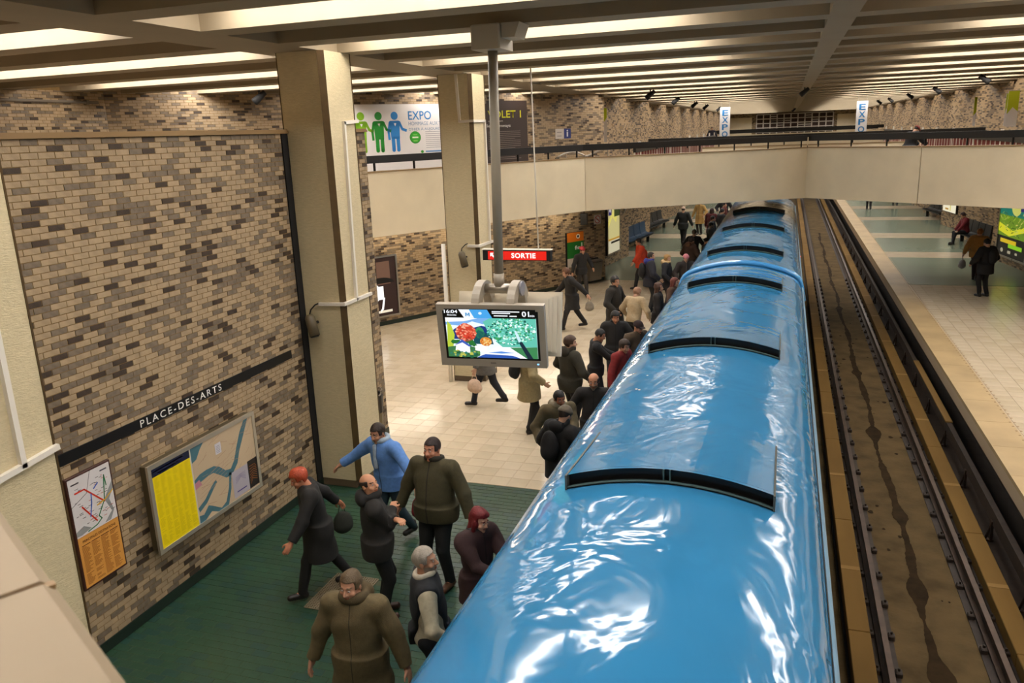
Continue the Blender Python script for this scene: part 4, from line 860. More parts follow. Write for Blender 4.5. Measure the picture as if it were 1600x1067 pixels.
# ------------------------------------------------------------------ far platform fittings
def xbay(y, side, k=0):                           # face of the saw-tooth wall at world y
    cx, sg = (-6.0, -1) if side < 0 else (7.32, 1)
    if y < 33.85: f = .95-.75*(y-28.35)/5.5
    else: k = int((y-33.85)//5.75); y0 = 34.0+5.75*k; f = .95-.75*(y-y0)/5.6
    return cx+sg*f
def bay_panel(name, label, cat, side, y0, y1, z0, z1, th, face, frame=None):
    pa, pb = np.array((xbay(y0, side), y0, z0)), np.array((xbay(y1, side), y1, z0))
    if side > 0: pa, pb = pb, pa
    L = np.linalg.norm(pb-pa); u = (pb-pa)/L; nn_ = np.cross(u, (0, 0, 1)); t = thing(name, label, cat, tuple((pa+pb)/2)); f = plane_frame(pa, u, (0, 0, 1)); H_ = z1-z0
    m = MB(); m.hexa([f(0, 0, 0), f(L, 0, 0), f(L, H_, 0), f(0, H_, 0), f(0, 0, th), f(L, 0, th), f(L, H_, th), f(0, H_, th)]); m.build('board', face, t)
    if frame:
        b = MB()
        for a in ((0, L, 0, .06), (0, L, H_-.06, H_), (0, .06, .06, H_-.06), (L-.06, L, .06, H_-.06)): b.hexa([f(a[0], a[2], th), f(a[1], a[2], th), f(a[1], a[3], th), f(a[0], a[3], th), f(a[0], a[2], th+.03), f(a[1], a[2], th+.03), f(a[1], a[3], th+.03), f(a[0], a[3], th+.03)])
        b.build('frame', frame, t)
    return t, plane_frame(pa+nn_*th, u, (0, 0, 1)), L
gl = lambda n, c, e=1.0: glow(n, c, e*.62)
t, f, L = bay_panel('backlit_poster', 'tall cream backlit poster just past the wall corner, left platform', 'poster', -1, 30.95, 32.45, .42, 2.75, .08, m_black, m_steel)
A = Art(f); A.rect(.06, L-.06, .06, 2.27, gl('ad_cream', (236, 222, 150), 1.0)); A.poly([(.06, 1.3), (.06, 1.0), (L*.4, 1.45), (L*.7, 1.2), (L-.06, 1.9), (L-.06, 2.2), (L*.5, 1.7)], gl('ad_yellow', (250, 236, 120), 1.1), 2); A.rect(L*.55, L-.06, 1.45, 2.2, gl('ad_dark', (70, 84, 40), .8), 3); A.disc(L*.45, 2.0, .2, .25, gl('ad_white', (255, 250, 230), 1.2), 4); A.rect(.06, L-.06, .06, .55, gl('ad_pale', (236, 226, 190), 1.0), 4); A.rect(.06, L-.06, .55, .62, gl('ad_orange', (216, 160, 40), 1.0), 5); A.rect(L*.3, L-.06, .42, .5, m_black, 5); A.rect(L*.1, L*.34, 1.55, 1.9, gl('ad_blue', (50, 44, 130), .8), 5); A.disc(L*.22, 1.74, .06, .08, gl('ad_white', (255, 250, 230), 1.2), 6, 10); A.build('printed_poster', t)
t, f, L = bay_panel('backlit_poster', 'green and yellow backlit poster at the right edge of the picture', 'poster', 1, 31.0, 33.55, .25, 2.55, .08, m_black, m_steel)
A = Art(f); A.rect(.06, L-.06, .06, 2.24, gl('ad_black', (14, 14, 12), .3)); A.rect(.06, L-.06, .75, 2.24, gl('ad_green', (120, 160, 30), 1.0), 2); A.rect(.06, L-.06, 1.5, 2.24, gl('ad_teal', (20, 140, 120), .9), 3); A.disc(L*.55, 1.85, .42, .32, gl('ad_lemon', (226, 224, 110), 1.1), 4); A.poly([(.06, .9), (L*.4, .78), (L-.06, 1.1), (L-.06, 1.3), (L*.5, 1.0), (.06, 1.2)], gl('ad_yellow2', (240, 236, 40), 1.1), 4)
for k in range(60):
    u, v = rng.uniform(.1, L-.2), rng.uniform(.9, 1.6); A.line([(u, v), (u+rng.uniform(.05, .2), v+rng.uniform(-.1, .15))], rng.uniform(.015, .04), [gl('ad_lime', (170, 210, 50), 1.0), gl('ad_leaf', (70, 110, 24), .9), gl('ad_lemon', (226, 224, 110), 1.1)][k % 3], 5)
A.rect(L*.68, L-.08, 1.72, 2.05, gl('ad_blue', (50, 44, 130), .8), 6); A.rect(L*.12, L*.65, .52, .66, gl('ad_gold', (236, 200, 20), 1.1), 6); A.rect(L*.4, L*.85, .38, .52, gl('ad_lime2', (150, 220, 30), 1.1), 6); A.disc(L*.2, .24, .12, .08, gl('ad_pale2', (200, 190, 160), .9), 6, 10); A.rect(L*.4, L*.5, .18, .28, gl('ad_pale2', (200, 190, 160), .9), 6); A.rect(L*.65, L*.72, .2, .28, gl('ad_pale2', (200, 190, 160), .9), 6); A.build('printed_poster', t)
t, f, L = bay_panel('lit_notice', 'small bright white and yellow lit sign on the brickwork, right platform', 'sign', 1, 43.0, 44.9, .72, 1.28, .1, m_black)
A = Art(f); A.rect(.03, L-.03, .03, .53, gl('notice_white', (255, 246, 214), 1.3)); A.rect(L*.2, L*.45, .12, .2, gl('ad_orange', (216, 160, 40), 1.0), 2); A.rect(L*.2, L*.45, .34, .44, gl('ad_orange', (216, 160, 40)), 2); A.rect(L*.55, L*.62, .1, .44, gl('ad_yellow', (250, 236, 120)), 2); A.build('printed_sign', t)
m_seat = mat('bench_blue', (26, 66, 96), .4); m_seatd = mat('bench_dark', (30, 32, 30), .5)
def bench(label, side, y0, y1, cm):
    pa, pb = np.array((xbay(y0, side), y0, 0)), np.array((xbay(y1, side), y1, 0))
    if side > 0: pa, pb = pb, pa
    L = np.linalg.norm(pb-pa); u = (pb-pa)/L; t = thing('platform_bench', label, 'bench', tuple((pa+pb)/2)); f = plane_frame(pa, u, (0, 0, 1)); n = 4
    def bx(a0, a1, b0, b1, d0, d1, nm, mm, par): m = MB(); m.hexa([f(a0, b0, d0), f(a1, b0, d0), f(a1, b1, d0), f(a0, b1, d0), f(a0, b0, d1), f(a1, b0, d1), f(a1, b1, d1), f(a0, b1, d1)]); return m.build(nm, mm, par)
    bx(0, L, .34, .39, .05, .50, 'beam', m_seatd, t)
    for k in range(n):
        a0, a1 = L*k/n+.03, L*(k+1)/n-.03; m = MB(); prof = [(.48, .42), (.5, .44), (.2, .42), (.10, .47), (.04, .95), (.0, .95), (.02, .44), (.14, .39)]
        m.loft([[f(a, z, d) for d, z in prof] for a in (a0, a1)]); m.build('seat_shell', cm, t)
    for a in (.25, L-.25): bx(a-.04, a+.04, 0, .36, .2, .34, 'leg', m_seatd, t)
bench('dark blue bench along the brick bay, left platform past the corner', -1, 35.0, 38.6, m_seat)
bench('farther dark bench in the next brick bay, left platform', -1, 40.6, 44.2, m_seatd)
bench('bench with a seated traveller against the brick bay, right platform', 1, 36.4, 39.2, m_seatd)
bench('farther dark bench under the bridge line, right platform', 1, 46.6, 49.6, m_seatd)
m_lime = mat('banner_lime', (190, 206, 30), .6); m_bw = mat('banner_white', (226, 222, 220), .6)
def banner(label, side, y, z0=4.8, z1=6.0, w_=.34):
    x = xbay(y, side); sg = 1 if side > 0 else -1; t = thing('pier_banner', label, 'banner', (x, y, z0), 'lime and white pier banners')
    x0, x1 = (x-.02-w_, x-.02) if sg > 0 else (x+.02, x+.02+w_)
    MB().box(x0, x1, y-.012, y, z0, z1).build('cloth', m_bw, t); A = Art(plane_frame((x0, y-.013, z0), (1, 0, 0), (0, 0, 1))); h = z1-z0
    A.poly([(0, h*.42), (w_*.45, h*.5), (w_, h*.72), (w_, h), (0, h)] if sg < 0 else [(w_, h*.42), (w_, h), (0, h), (0, h*.35), (w_*.5, h*.55)], m_lime, 1); A.build('lime_print', t)
    MB().tube([(x0-.02, y, z1+.01), (x1+.03, y, z1+.01)], .012, 6).build('rod', m_steel, t)
banner('lime and white banner on the first brick pier, left gallery', -1, 30.2)
banner('lime and white banner, rightmost at the picture edge', 1, 33.2); banner('slim lime and white banner, second from the right edge', 1, 36.3, w_=.08); banner('lime and white banner, third pier from the right edge', 1, 41.2); 
def hanging_banner(label, x, y):
    t = thing('hanging_banner', label, 'banner', (x, y, 6.4), 'vertical exhibition banners'); MB().box(x-.26, x+.26, y, y+.015, 4.5, 6.15).build('cloth', m_bw, t)
    f = plane_frame((x-.26, y-.002, 4.5), (1, 0, 0), (0, 0, 1)); bb = P_(44, 124, 186)
    for i, ch in enumerate('EXPO'): fit_text(ch, .12, .42, 1.22-.36*i, .29, f, 'lettering', bb, t, bold=.02, depth=.004)
    for dx in (-.2, .2): MB().tube([(x+dx, y+.008, 6.15), (x+dx, y+.008, 7.0)], .008, 5).build('cord', m_steel, t)
hanging_banner('white vertical banner with blue letters, left of the far grille', -3.15, 45); hanging_banner('white vertical banner with blue letters, right of the far grille', 3.48, 45)
t = thing('stair_handrail', 'pale sloping handrail on the brick bay just past the backlit poster', 'handrail', (-6.2, 33.3, 1)); MB().tube([(-6.1, 34.6, 2.6), (-6.25, 33.0, 1.9)], .03, 8).build('rail_tube', m_white, t, True)
for p in ((-6.1, 34.5, 2.55), (-6.24, 33.1, 1.95)): MB().tube([p, (p[0]-.35, p[1], p[2])], .02, 6).build('bracket', m_white, t)
# ------------------------------------------------------------------ people: implicit surfaces meshed by surface nets
def surface_net(D, org, h):
    s = D < 0; nx, ny, nz = D.shape; c = np.zeros((nx-1, ny-1, nz-1), np.uint8)
    for i in (0, 1):
        for j in (0, 1):
            for k in (0, 1): c += s[i:nx-1+i, j:ny-1+j, k:nz-1+k]
    act = (c > 0) & (c < 8); I = np.argwhere(act)
    if len(I) == 0: return np.zeros((0, 3)), np.zeros((0, 4), int)
    vid = np.full(act.shape, -1, np.int32); vid[act] = np.arange(len(I))
    off = np.array([(i, j, k) for i in (0, 1) for j in (0, 1) for k in (0, 1)])
    val = np.stack([D[I[:, 0]+o[0], I[:, 1]+o[1], I[:, 2]+o[2]] for o in off], 1)
    P = np.zeros((len(I), 3)); n = np.zeros(len(I))
    for a in range(8):
        for b in range(a+1, 8):
            if np.abs(off[a]-off[b]).sum() != 1: continue
            va, vb = val[:, a], val[:, b]; x = (va < 0) != (vb < 0); t = np.where(x, va/np.where(x, va-vb, 1), 0)
            P += np.where(x[:, None], off[a]+t[:, None]*(off[b]-off[a]), 0); n += x
    V = org+(I+P/n[:, None])*h; Q = []
    for ax in range(3):
        u, w_ = (ax+1) % 3, (ax+2) % 3
        sl0 = [slice(None)]*3; sl1 = [slice(None)]*3; sl0[ax] = slice(0, -1); sl1[ax] = slice(1, None)
        a, b = s[tuple(sl0)], s[tuple(sl1)]; E = np.argwhere(a != b)
        E = E[(E[:, u] > 0) & (E[:, w_] > 0) & (E[:, u] < D.shape[u]-1) & (E[:, w_] < D.shape[w_]-1)]
        ins = a[tuple(E.T)]; q = []
        for du, dw in ((1, 1), (0, 1), (0, 0), (1, 0)):
            F = E.copy(); F[:, u] -= du; F[:, w_] -= dw; q.append(vid[tuple(F.T)])
        q = np.stack(q, 1); q[~ins] = q[~ins][:, ::-1]; Q.append(q)
    return V, np.concatenate(Q)
def mesh_sdf(fn, lo, hi, h):
    lo, hi = np.asarray(lo, float), np.asarray(hi, float); B = 6; dims = np.ceil((hi-lo)/h/B).astype(int)+1
    g = np.stack(np.meshgrid(*[np.arange(d) for d in dims], indexing='ij'), -1).reshape(-1, 3)
    d0 = fn(lo+(g*B+B/2-.5)*h); D = np.repeat(np.repeat(np.repeat(d0.reshape(dims), B, 0), B, 1), B, 2).astype(np.float32)
    sel = g[np.abs(d0) < B*h*1.05+.012]
    loc = np.stack(np.meshgrid(*[np.arange(B)]*3, indexing='ij'), -1).reshape(-1, 3)
    pts = (sel[:, None, :]*B+loc[None]).reshape(-1, 3); D[pts[:, 0], pts[:, 1], pts[:, 2]] = fn(lo+pts*h)
    return surface_net(D, lo, h)
def smin(a, b, k): t = np.clip(.5+.5*(b-a)/k, 0, 1); return b+(a-b)*t-k*t*(1-t)
def smax(a, b, k): return -smin(-a, -b, k)
def s_cap(P, a, b, ra, rb):
    a, b = np.asarray(a, float), np.asarray(b, float); ab = b-a; t = np.clip(((P-a)@ab)/(ab@ab+1e-12), 0, 1)
    return np.linalg.norm(P-a-t[:, None]*ab, axis=1)-(ra+(rb-ra)*t)
def s_ell(P, c, r, R=None):
    q = P-np.asarray(c, float)
    if R is not None: q = q@R
    r = np.asarray(r, float); k0 = np.linalg.norm(q/r, axis=1); k1 = np.linalg.norm(q/(r*r), axis=1)+1e-9
    return k0*(k0-1)/k1
def s_cone2(P, c0, c1, r0, r1):                   # elliptic frustum between two centres, radii (x, y) at each end
    c0, c1 = np.asarray(c0, float), np.asarray(c1, float); t = np.clip((c0[2]-P[:, 2])/(c0[2]-c1[2]), 0, 1)[:, None]
    c = c0+(c1-c0)*t; r = np.asarray(r0)+(np.asarray(r1)-np.asarray(r0))*t; q = (P-c)[:, :2]/r
    return np.maximum((np.linalg.norm(q, axis=1)-1)*r.min(1), np.maximum(P[:, 2]-c0[2], c1[2]-P[:, 2]))
def rotx(a): c, s = math.cos(a), math.sin(a); return np.array([[1, 0, 0], [0, c, -s], [0, s, c]])
def rotz(a): c, s = math.cos(a), math.sin(a); return np.array([[c, -s, 0], [s, c, 0], [0, 0, 1]])
def ik(S, T, l1, l2, hint):
    S, T = np.asarray(S, float), np.asarray(T, float); d = T-S; L = np.linalg.norm(d); L_ = min(L, (l1+l2)*.995); u = d/L; T = S+u*L_
    a = (l1*l1-l2*l2+L_*L_)/(2*L_); hh = math.sqrt(max(0, l1*l1-a*a)); p = np.asarray(hint, float); p = p-u*(p@u); p /= np.linalg.norm(p)
    return S+u*a+p*hh, T
def cloth(rgb): return mat('cloth_%d_%d_%d' % rgb, rgb, .85, var=.12, scale=25, bump=.2, bscale=160)
def skinm(rgb): return mat('skin_%d_%d_%d' % rgb, rgb, .5, var=.04, scale=12)
m_eye = mat('eye_white', (168, 156, 146), .35); m_iris = mat('eye_dark', (30, 22, 18), .2); 
ARMS = dict(hang=((.24, .03, .44), (.2, -.6, .3)), cross=((-.085, .125, .675), (.7, -.1, -.5)), phone=((.05, .26, .64), (.5, -.3, -.6)), pocket=((.19, .12, .54), (.6, -.7, 0)), swing=((.25, .24, .50), (.3, -.8, 0)), back=((.25, -.22, .47), (.2, -.8, .4)),
            out=((.42, .16, .56), (.3, -.6, -.3)), lap=((.08, .34, .40), (.7, -.4, -.2)), lean=((.12, .34, .62), (.6, -.3, -.6)), strap=((.13, .14, .76), (.5, -.3, -.8)), carry=((.22, .10, .42), (.3, -.6, 0)))
N_PEOPLE = 0
def person(label, x, y, H, face, h=.012, build=1.0, lean=0.0, head=(0, 0), arms=('hang', 'hang'), legs='stand', top=(40, 38, 34), kind='jacket', hem=.46, pants=(26, 24, 24), shoes=(30, 24, 20), skin=(196, 150, 122), hair=('short', (38, 28, 22)), vest=None, collar=None, hood=None, scarf=None, pack=None, bag=None, glasses=False, beard=None, zipc=None, z0=0.0, boots=None, trim=None, stride=.2):
    """all lengths in units of the body height H, local +Y forward, +X the figure's right"""
    global N_PEOPLE; N_PEOPLE += 1
    sd = np.random.default_rng(100+N_PEOPLE); bw = build; t = thing('person', label, 'person', (x, y, z0), 'travellers on the platforms' if z0 == 0 else 'travellers upstairs')
    Rz = rotz(-math.radians(face)); RL = rotx(-lean); h = h/H
    hip = np.array((0, 0, .52)) if legs != 'sit' else np.array((0, -.02, .312))
    up = lambda p: hip+RL@(np.asarray(p, float)-np.array((0, 0, .52)))
    neck, chest, belly, pel = up((0, -.012, .845)), up((0, -.005, .735)), up((0, .005, .62)), hip+np.array((0, 0, .0))
    S = [up((sx*.112*(1+.4*(bw-1)), -.008, .805)) for sx in (-1, 1)]; EL, WR, HD = [], [], []
    for i, sx in enumerate((-1, 1)):
        tg, hint = ARMS[arms[i]] if isinstance(arms[i], str) else arms[i]
        tg = up((sx*tg[0]*(1 if tg[0] < .2 or bw < 1.05 else 1+.5*(bw-1)), tg[1], tg[2]+.03)); e, w_ = ik(S[i], tg, .168, .155, RL@np.array((sx*hint[0], hint[1], hint[2]))); EL.append(e); WR.append(w_); HD.append((w_-e)/np.linalg.norm(w_-e))
    HJ = [hip+np.array((sx*.052, 0, -.0)) for sx in (-1, 1)]
    if legs == 'stand': AN = [np.array((-.058*bw, .01, .045)), np.array((.058*bw, -.015, .045))]
    elif legs == 'walk': AN = [np.array((-.045, stride*.62, .045)), np.array((.045, -stride*.75, .075))]
    elif legs == 'walk2': AN = [np.array((-.045, -stride*.75, .075)), np.array((.045, stride*.62, .045))]
    else: AN = [np.array((-.075, .27, .045)), np.array((.07, .22, .045))]
    KN = []
    for i in range(2): k, a = ik(HJ[i], AN[i], .245, .245, (0, 1, .2)); KN.append(k); AN[i] = a
    hy, hp = math.radians(head[0]), math.radians(head[1]); RH = RL@rotz(-hy)@rotx(-hp); hc = neck+RL@np.array((0, .006, .0))+RH@np.array((0, .012, .085))
    hd = lambda p: hc+RH@(np.asarray(p, float)/1.75); s_ = 1/1.75; KH = 1.04
    def h_ell(P, c, r): return s_ell(P, hd(np.array(c)*KH), np.array(r)*s_*KH, RH)
    def h_cap(P, a, b, ra, rb): return s_cap(P, hd(np.array(a)*KH), hd(np.array(b)*KH), ra*s_*KH, rb*s_*KH)
    def skull(P, g=0.0): return smin(h_ell(P, (0, -.010, .030), (.076+g, .094+g, .088+g)), h_ell(P, (0, .022, -.035), (.060+g, .070+g, .082+g)), .02*s_)
    def head_sdf(P):
        d = skull(P); d = smin(d, h_cap(P, (0, .070, -.098), (0, .066, -.100), .020, .020), .018*s_)
        d = smin(d, h_cap(P, (0, .088, .012), (0, .108, -.026), .008, .0135), .008*s_); d = smin(d, h_cap(P, (-.014, .094, -.030), (.014, .094, -.030), .009, .009), .006*s_)
        d = smin(d, h_cap(P, (-.036, .080, .026), (.036, .080, .026), .011, .011), .010*s_)
        for sx in (-1, 1): d = smax(d, -h_ell(P, (sx*.031, .097, .006), (.015, .012, .009)), .008*s_); d = smin(d, h_ell(P, (sx*.045, .062, -.030), (.020, .020, .018)), .016*s_); d = smin(d, h_ell(P, (sx*.077, -.006, -.004), (.009, .020, .032)), .005*s_)
        d = smin(d, h_ell(P, (0, .086, -.056), (.026, .011, .007)), .004*s_); d = smin(d, h_ell(P, (0, .084, -.067), (.021, .011, .007)), .004*s_)
        return d
    def torso(P, g, k=.03):
        R = RL; w1 = bw; d = s_ell(P, chest, np.array((.098*w1+g, .066*w1+g, .105+g)), R); d = smin(d, s_ell(P, belly, np.array((.088*w1+g, .064*w1**1.6+g, .10+g)), R), k); d = smin(d, s_ell(P, pel, np.array((.094*w1+g, .070*w1**1.2+g, .075+g))), k)
        d = smin(d, s_cap(P, S[0]*.86+neck*.14, S[1]*.86+neck*.14, .042+g, .042+g), .03); return smin(d, s_cap(P, neck-RL@np.array((0, 0, .03)), neck+RL@np.array((0, .004, .02)), .045+g, .033+g), .03)
    def arm(P, i, g, end=1.0):
        e, w_, sh = EL[i], WR[i], S[i]; b2 = 1+.6*(bw-1); d = s_cap(P, sh, e, .036*b2+g, .028*b2+g); return smin(d, s_cap(P, e, e+(w_-e)*end, .028*b2+g, .019*b2+g*.9), .012)
    def hand(P, i):
        sx = -1 if i == 0 else 1; f = HD[i]; e, w_ = EL[i], WR[i]; q = np.cross(f, (0, 1, .15)); q /= np.linalg.norm(q); q = q*(-sx) if (q*(-sx))@np.array((-sx, 0, 0)) > 0 else q*sx  # palm normal roughly inward
        a = np.cross(f, q); a /= np.linalg.norm(a)
        if a@np.array((0, 1, .3)) < 0: a = -a                                     # a: towards the thumb side
        c = w_+f*.030; R = np.stack((a, q, f), 1); d = s_ell(P, c, np.array((.024, .0125, .034)), R); d = smin(d, s_cap(P, w_-f*.01, w_+f*.02, .0165, .0165), .01)
        for j, (o, L_) in enumerate(((.0165, .040), (.0055, .046), (-.0055, .043), (-.0160, .033))):
            b0 = c+a*o+f*.024; b1 = b0+(f*.92+q*.30)/np.linalg.norm(f*.92+q*.30)*L_*.5; b2 = b1+(f*.60+q*.75)/np.linalg.norm(f*.6+q*.75)*L_*.5
            d = smin(d, np.minimum(s_cap(P, b0, b1, .0058, .0053), s_cap(P, b1, b2, .0053, .0044)), .003)
        t0 = w_+f*.018+a*.018; t1 = t0+(a*.62+f*.62+q*.3)*.026; t2 = t1+(f*.9+q*.35)*.022; return smin(d, np.minimum(s_cap(P, t0, t1, .0078, .0066), s_cap(P, t1, t2, .0064, .0050)), .006)
    def leg(P, i, g): d = s_cap(P, HJ[i], KN[i], .050*bw**.7+g, .034+g); return smin(d, s_cap(P, KN[i], AN[i], .033+g, .022+g*1.3), .012)
    def foot(P, i, g):
        a = AN[i]; d = smin(s_cap(P, a+np.array((0, -.018, -.022)), a+np.array((0, .088, -.026)), .023+g, .019+g), s_cap(P, a+np.array((0, 0, .03)), a+np.array((0, -.008, -.018)), .024+g, .024+g), .012); return np.maximum(d, (a[2]-.045-P[:, 2]))
    fold = sd.uniform(-1, 1, (6, 3))*np.array((28, 28, 46)); fph = sd.uniform(0, 6, 6)
    def folds(P, amp): return amp*sum(np.sin(P@fold[i]+fph[i]) for i in range(6))/2.2
    def put(name, V, Q, mats, mi=None, flat=False):
        me = bpy.data.meshes.new(name); W_ = (V*H)@Rz.T; me.vertices.add(len(W_)); me.vertices.foreach_set('co', W_.reshape(-1).astype(np.float32)); me.loops.add(Q.size); me.loops.foreach_set('vertex_index', Q.reshape(-1).astype(np.int32)); me.polygons.add(len(Q)); me.polygons.foreach_set('loop_start', np.arange(0, Q.size, 4, dtype=np.int32))
        for m in mats: me.materials.append(m)
        if mi is not None: me.polygons.foreach_set('material_index', mi.astype(np.int32))
        me.update(calc_edges=True); o = bpy.data.objects.new(name, me); COL.objects.link(o); o.parent = t; return o
    def hl(V): return ((V-hc)@RH)*1.75/KH
    pad = .03; box = lambda pts, r: (np.min(pts, 0)-r, np.max(pts, 0)+r)
    # body (skin): head, neck, arms with hands, trunk and legs in one surface
    def body(P):
        d = smin(torso(P, -.008), head_sdf(P), .012); d = smin(d, s_cap(P, neck-RL@np.array((0, 0, .03)), hc+RH@np.array((0, -.01, -.025)), .036*(1+.5*(bw-1)), .033*(1+.5*(bw-1))), .012)
        for i in range(2): d = smin(d, arm(P, i, -.006), .012); d = smin(d, hand(P, i), .006); d = smin(d, leg(P, i, -.008), .015); d = smin(d, s_cap(P, AN[i], AN[i]+np.array((0, .06, -.025)), .018, .014), .01)
        return d
    lo, hi = box(np.array([hc+(0, 0, .07), hc-(0, .05, 0)]+S+EL+[w_+f*.11 for w_, f in zip(WR, HD)]+HJ+KN+AN+[a+(0, .09, -.04) for a in AN]), .075)
    V, Q = mesh_sdf(body, lo, hi, h); c = hl(V[Q].mean(1)); sk = skinm(skin); lips = skinm((max(0, skin[0]-36), max(0, skin[1]-50), max(0, skin[2]-44))); hm = mat('hair_%d_%d_%d' % hair[1], hair[1], .6, var=.2, scale=40, bump=.4, bscale=120, stretch=(1, 1, .3))
    mi = np.zeros(len(Q)); fr_ = c[:, 1] > .05; mi[fr_ & (np.abs(c[:, 0]) < .026) & (np.abs(c[:, 2]+.061) < .011) & (c[:, 1] > .082)] = 1; mi[fr_ & (np.abs(np.abs(c[:, 0])-.032) < .017) & (np.abs(c[:, 2]-.031) < .0042)] = 2
    if beard: mi[(c[:, 1] > .0) & (c[:, 2] < -.035) & (c[:, 2] > -.14) & ~((np.abs(c[:, 0]) < .024) & (np.abs(c[:, 2]+.061) < .010)) & (np.linalg.norm(c, axis=1) < .16)] = 3
    put('body', V, Q, [sk, lips, hm]+([mat('stubble', beard, .8)] if beard else []), mi)
    for sx in (-1, 1):                            # eyes
        e = MB(); p = hd(np.array((sx*.031, .0835, .006))*KH); cfw = RH@np.array((0, 1, 0)); cu_, cv_ = RH@np.array((1, 0, 0)), RH@np.array((0, 0, 1)); n = 10
        for d_, r_, k in ((.0, .0125, 0), (.006, .0105, 0), (.0085, .006, 1), (.0092, .0052, 1)): e.v += [tuple((Rz@((p+cfw*d_*s_+(cu_*math.cos(a)*1.1+cv_*math.sin(a)*.62)*r_*s_)*H))+np.array((x, y, z0))) for a in np.arange(n)*2*PI/n]
        for r in range(3):
            for j in range(n): a, b = r*n+j, r*n+(j+1) % n; e.f.append((a, b, b+n, a+n)); e.m.append(0 if r < 2 else 1)
        e.f.append(tuple(3*n+j for j in range(n))); e.m.append(1); e.build('eye', [m_eye, m_iris], t)
    # trousers
    def trousers(P):
        d = torso(P, .004); d = np.maximum(d, P[:, 2]-(hip[2]+.085)) if legs != 'sit' else np.maximum(d, P[:, 2]-(hip[2]+.06))
        for i in range(2): d = smin(d, leg(P, i, .009), .02)
        d = d+folds(P, .0022)
        for i in range(2): ax = (AN[i]-KN[i])/np.linalg.norm(AN[i]-KN[i]); d = np.maximum(d, np.where(np.linalg.norm(P-AN[i], axis=1) < .09, (P-AN[i])@ax-.008, -1))
        return d
    lo, hi = box(np.array(HJ+KN+AN+[hip+(0, 0, .09)]), .10*bw); V, Q = mesh_sdf(trousers, lo, hi, h*1.1); put('trousers', V, Q, [cloth(pants)])
    for i in range(2):
        fn = lambda P: (smin(foot(P, i, .004), s_cap(P, AN[i]+(0, 0, -.01), AN[i]+(KN[i]-AN[i])*.55, .03, .034), .01) if boots else foot(P, i, .004)); lo, hi = box(np.array([AN[i]+(0, -.04, -.045), AN[i]+(0, .11, .03), AN[i]+((KN[i]-AN[i])*.6 if boots else np.zeros(3))]), .045); lo[2] = AN[i][2]-.06
        V, Q = mesh_sdf(fn, lo, hi, h*.9); put('shoe', V, Q, [mat('leather_%d_%d_%d' % shoes, shoes, .4)])
    # upper garment
    def garment(g, sleeves, hem_, flare, neckcut=.022, amp=.003, cuff=.97):
        hz = hip[2]+.52*0+(hem_-.52)
        def fn(P):
            d = torso(P, g, .045)
            if hem_ < .50 and legs != 'sit': d = smin(d, s_cone2(P, pel+(0, 0, .045), np.array((pel[0], pel[1], hz-.02)), np.array((.100, .076))*bw+g, np.array((.100+flare, .078+flare))*bw**.8+g), .05)
            d = np.maximum(d, (hz if legs != 'sit' else hip[2]-.02)-P[:, 2]); nk = (P-neck)@(RL@np.array((0, -.35, .94))); d = smax(d, nk-neckcut, .006)
            if sleeves:
                for i in range(2): d = smin(d, arm(P, i, g*.85, cuff), .018)
            d = d+folds(P, amp)
            if sleeves:
                for i in range(2): d = np.maximum(d, np.where(np.linalg.norm(P-WR[i], axis=1) < .06, (P-WR[i])@HD[i]+.006, -1))
            else:
                for i in range(2): ax = (S[i]-neck)/np.linalg.norm(S[i]-neck); d = smax(d, (P-S[i])@ax-.012, .01)
            return d
        pts = np.array([neck+(0, 0, .06)]+S+[pel, pel+(0, 0, hem_-.54)]+(EL+WR if sleeves else [])); lo, hi = box(pts, .085+.07*bw+flare); lo[2] = max(lo[2], min(hz, min((w_[2] for w_ in WR)) if sleeves else hz)-.05); hi[2] = neck[2]+.06
        return mesh_sdf(fn, lo, hi, h)
    def front_strip(V, Q): c = V[Q].mean(1); q = (c-belly)@RL; return ((np.abs(q[:, 0]) < max(.004, h*.55)) & (q[:, 1] > .02) & (np.abs(q[:, 0]) < .02)).astype(int)
    if vest:
        V, Q = garment(.008, True, .50, 0); put('shirt', V, Q, [cloth(top)]); V, Q = garment(.018, False, hem, .004); put('vest', V, Q, [cloth(vest), cloth(zipc or vest)], front_strip(V, Q))
    else:
        g = dict(jacket=.016, coat=.018, shirt=.009, parka=.024)[kind]; fl_ = dict(jacket=.0, coat=.028, shirt=-.002, parka=.012)[kind]
        V, Q = garment(g, True, hem, fl_, amp=.0032 if kind != 'shirt' else .002); put('coat' if kind in ('coat', 'parka') else 'jacket', V, Q, [cloth(top), cloth(zipc or tuple(int(v*.6) for v in top))], front_strip(V, Q))
    def ringc(P, r, rt, dz, tilt=.25): q = (P-(neck+RL@np.array((0, .002, dz))))@RL@rotx(tilt); return np.hypot(np.hypot(q[:, 0], q[:, 1]/1.05)-r, q[:, 2]*.75)-rt
    lo, hi = neck-np.array((.13, .15, .10)), neck+np.array((.13, .12, .13))
    if collar: V, Q = mesh_sdf(lambda P: ringc(P, .044*(1+.6*(bw-1)), .014, .022)+folds(P, .0015), lo, hi, h); put('collar', V, Q, [cloth(collar)])
    if scarf: V, Q = mesh_sdf(lambda P: smin(ringc(P, .046, .019, .024)+folds(P, .003), s_cap(P, neck+RL@np.array((.012, .075, .0)), belly+RL@np.array((.02, .085, .06)), .014, .018), .01), lo-(0, .02, .12), hi, h); put('scarf', V, Q, [cloth(scarf)])
    if hood and hood[0] == 'down': V, Q = mesh_sdf(lambda P: smin(s_ell(P, neck+RL@np.array((0, -.058, .005)), np.array((.078, .040, .055)), RL), ringc(P, .050, .022, .018), .02)+folds(P, .003), lo-.03, hi+.03, h); put('hood', V, Q, [cloth(hood[1])])
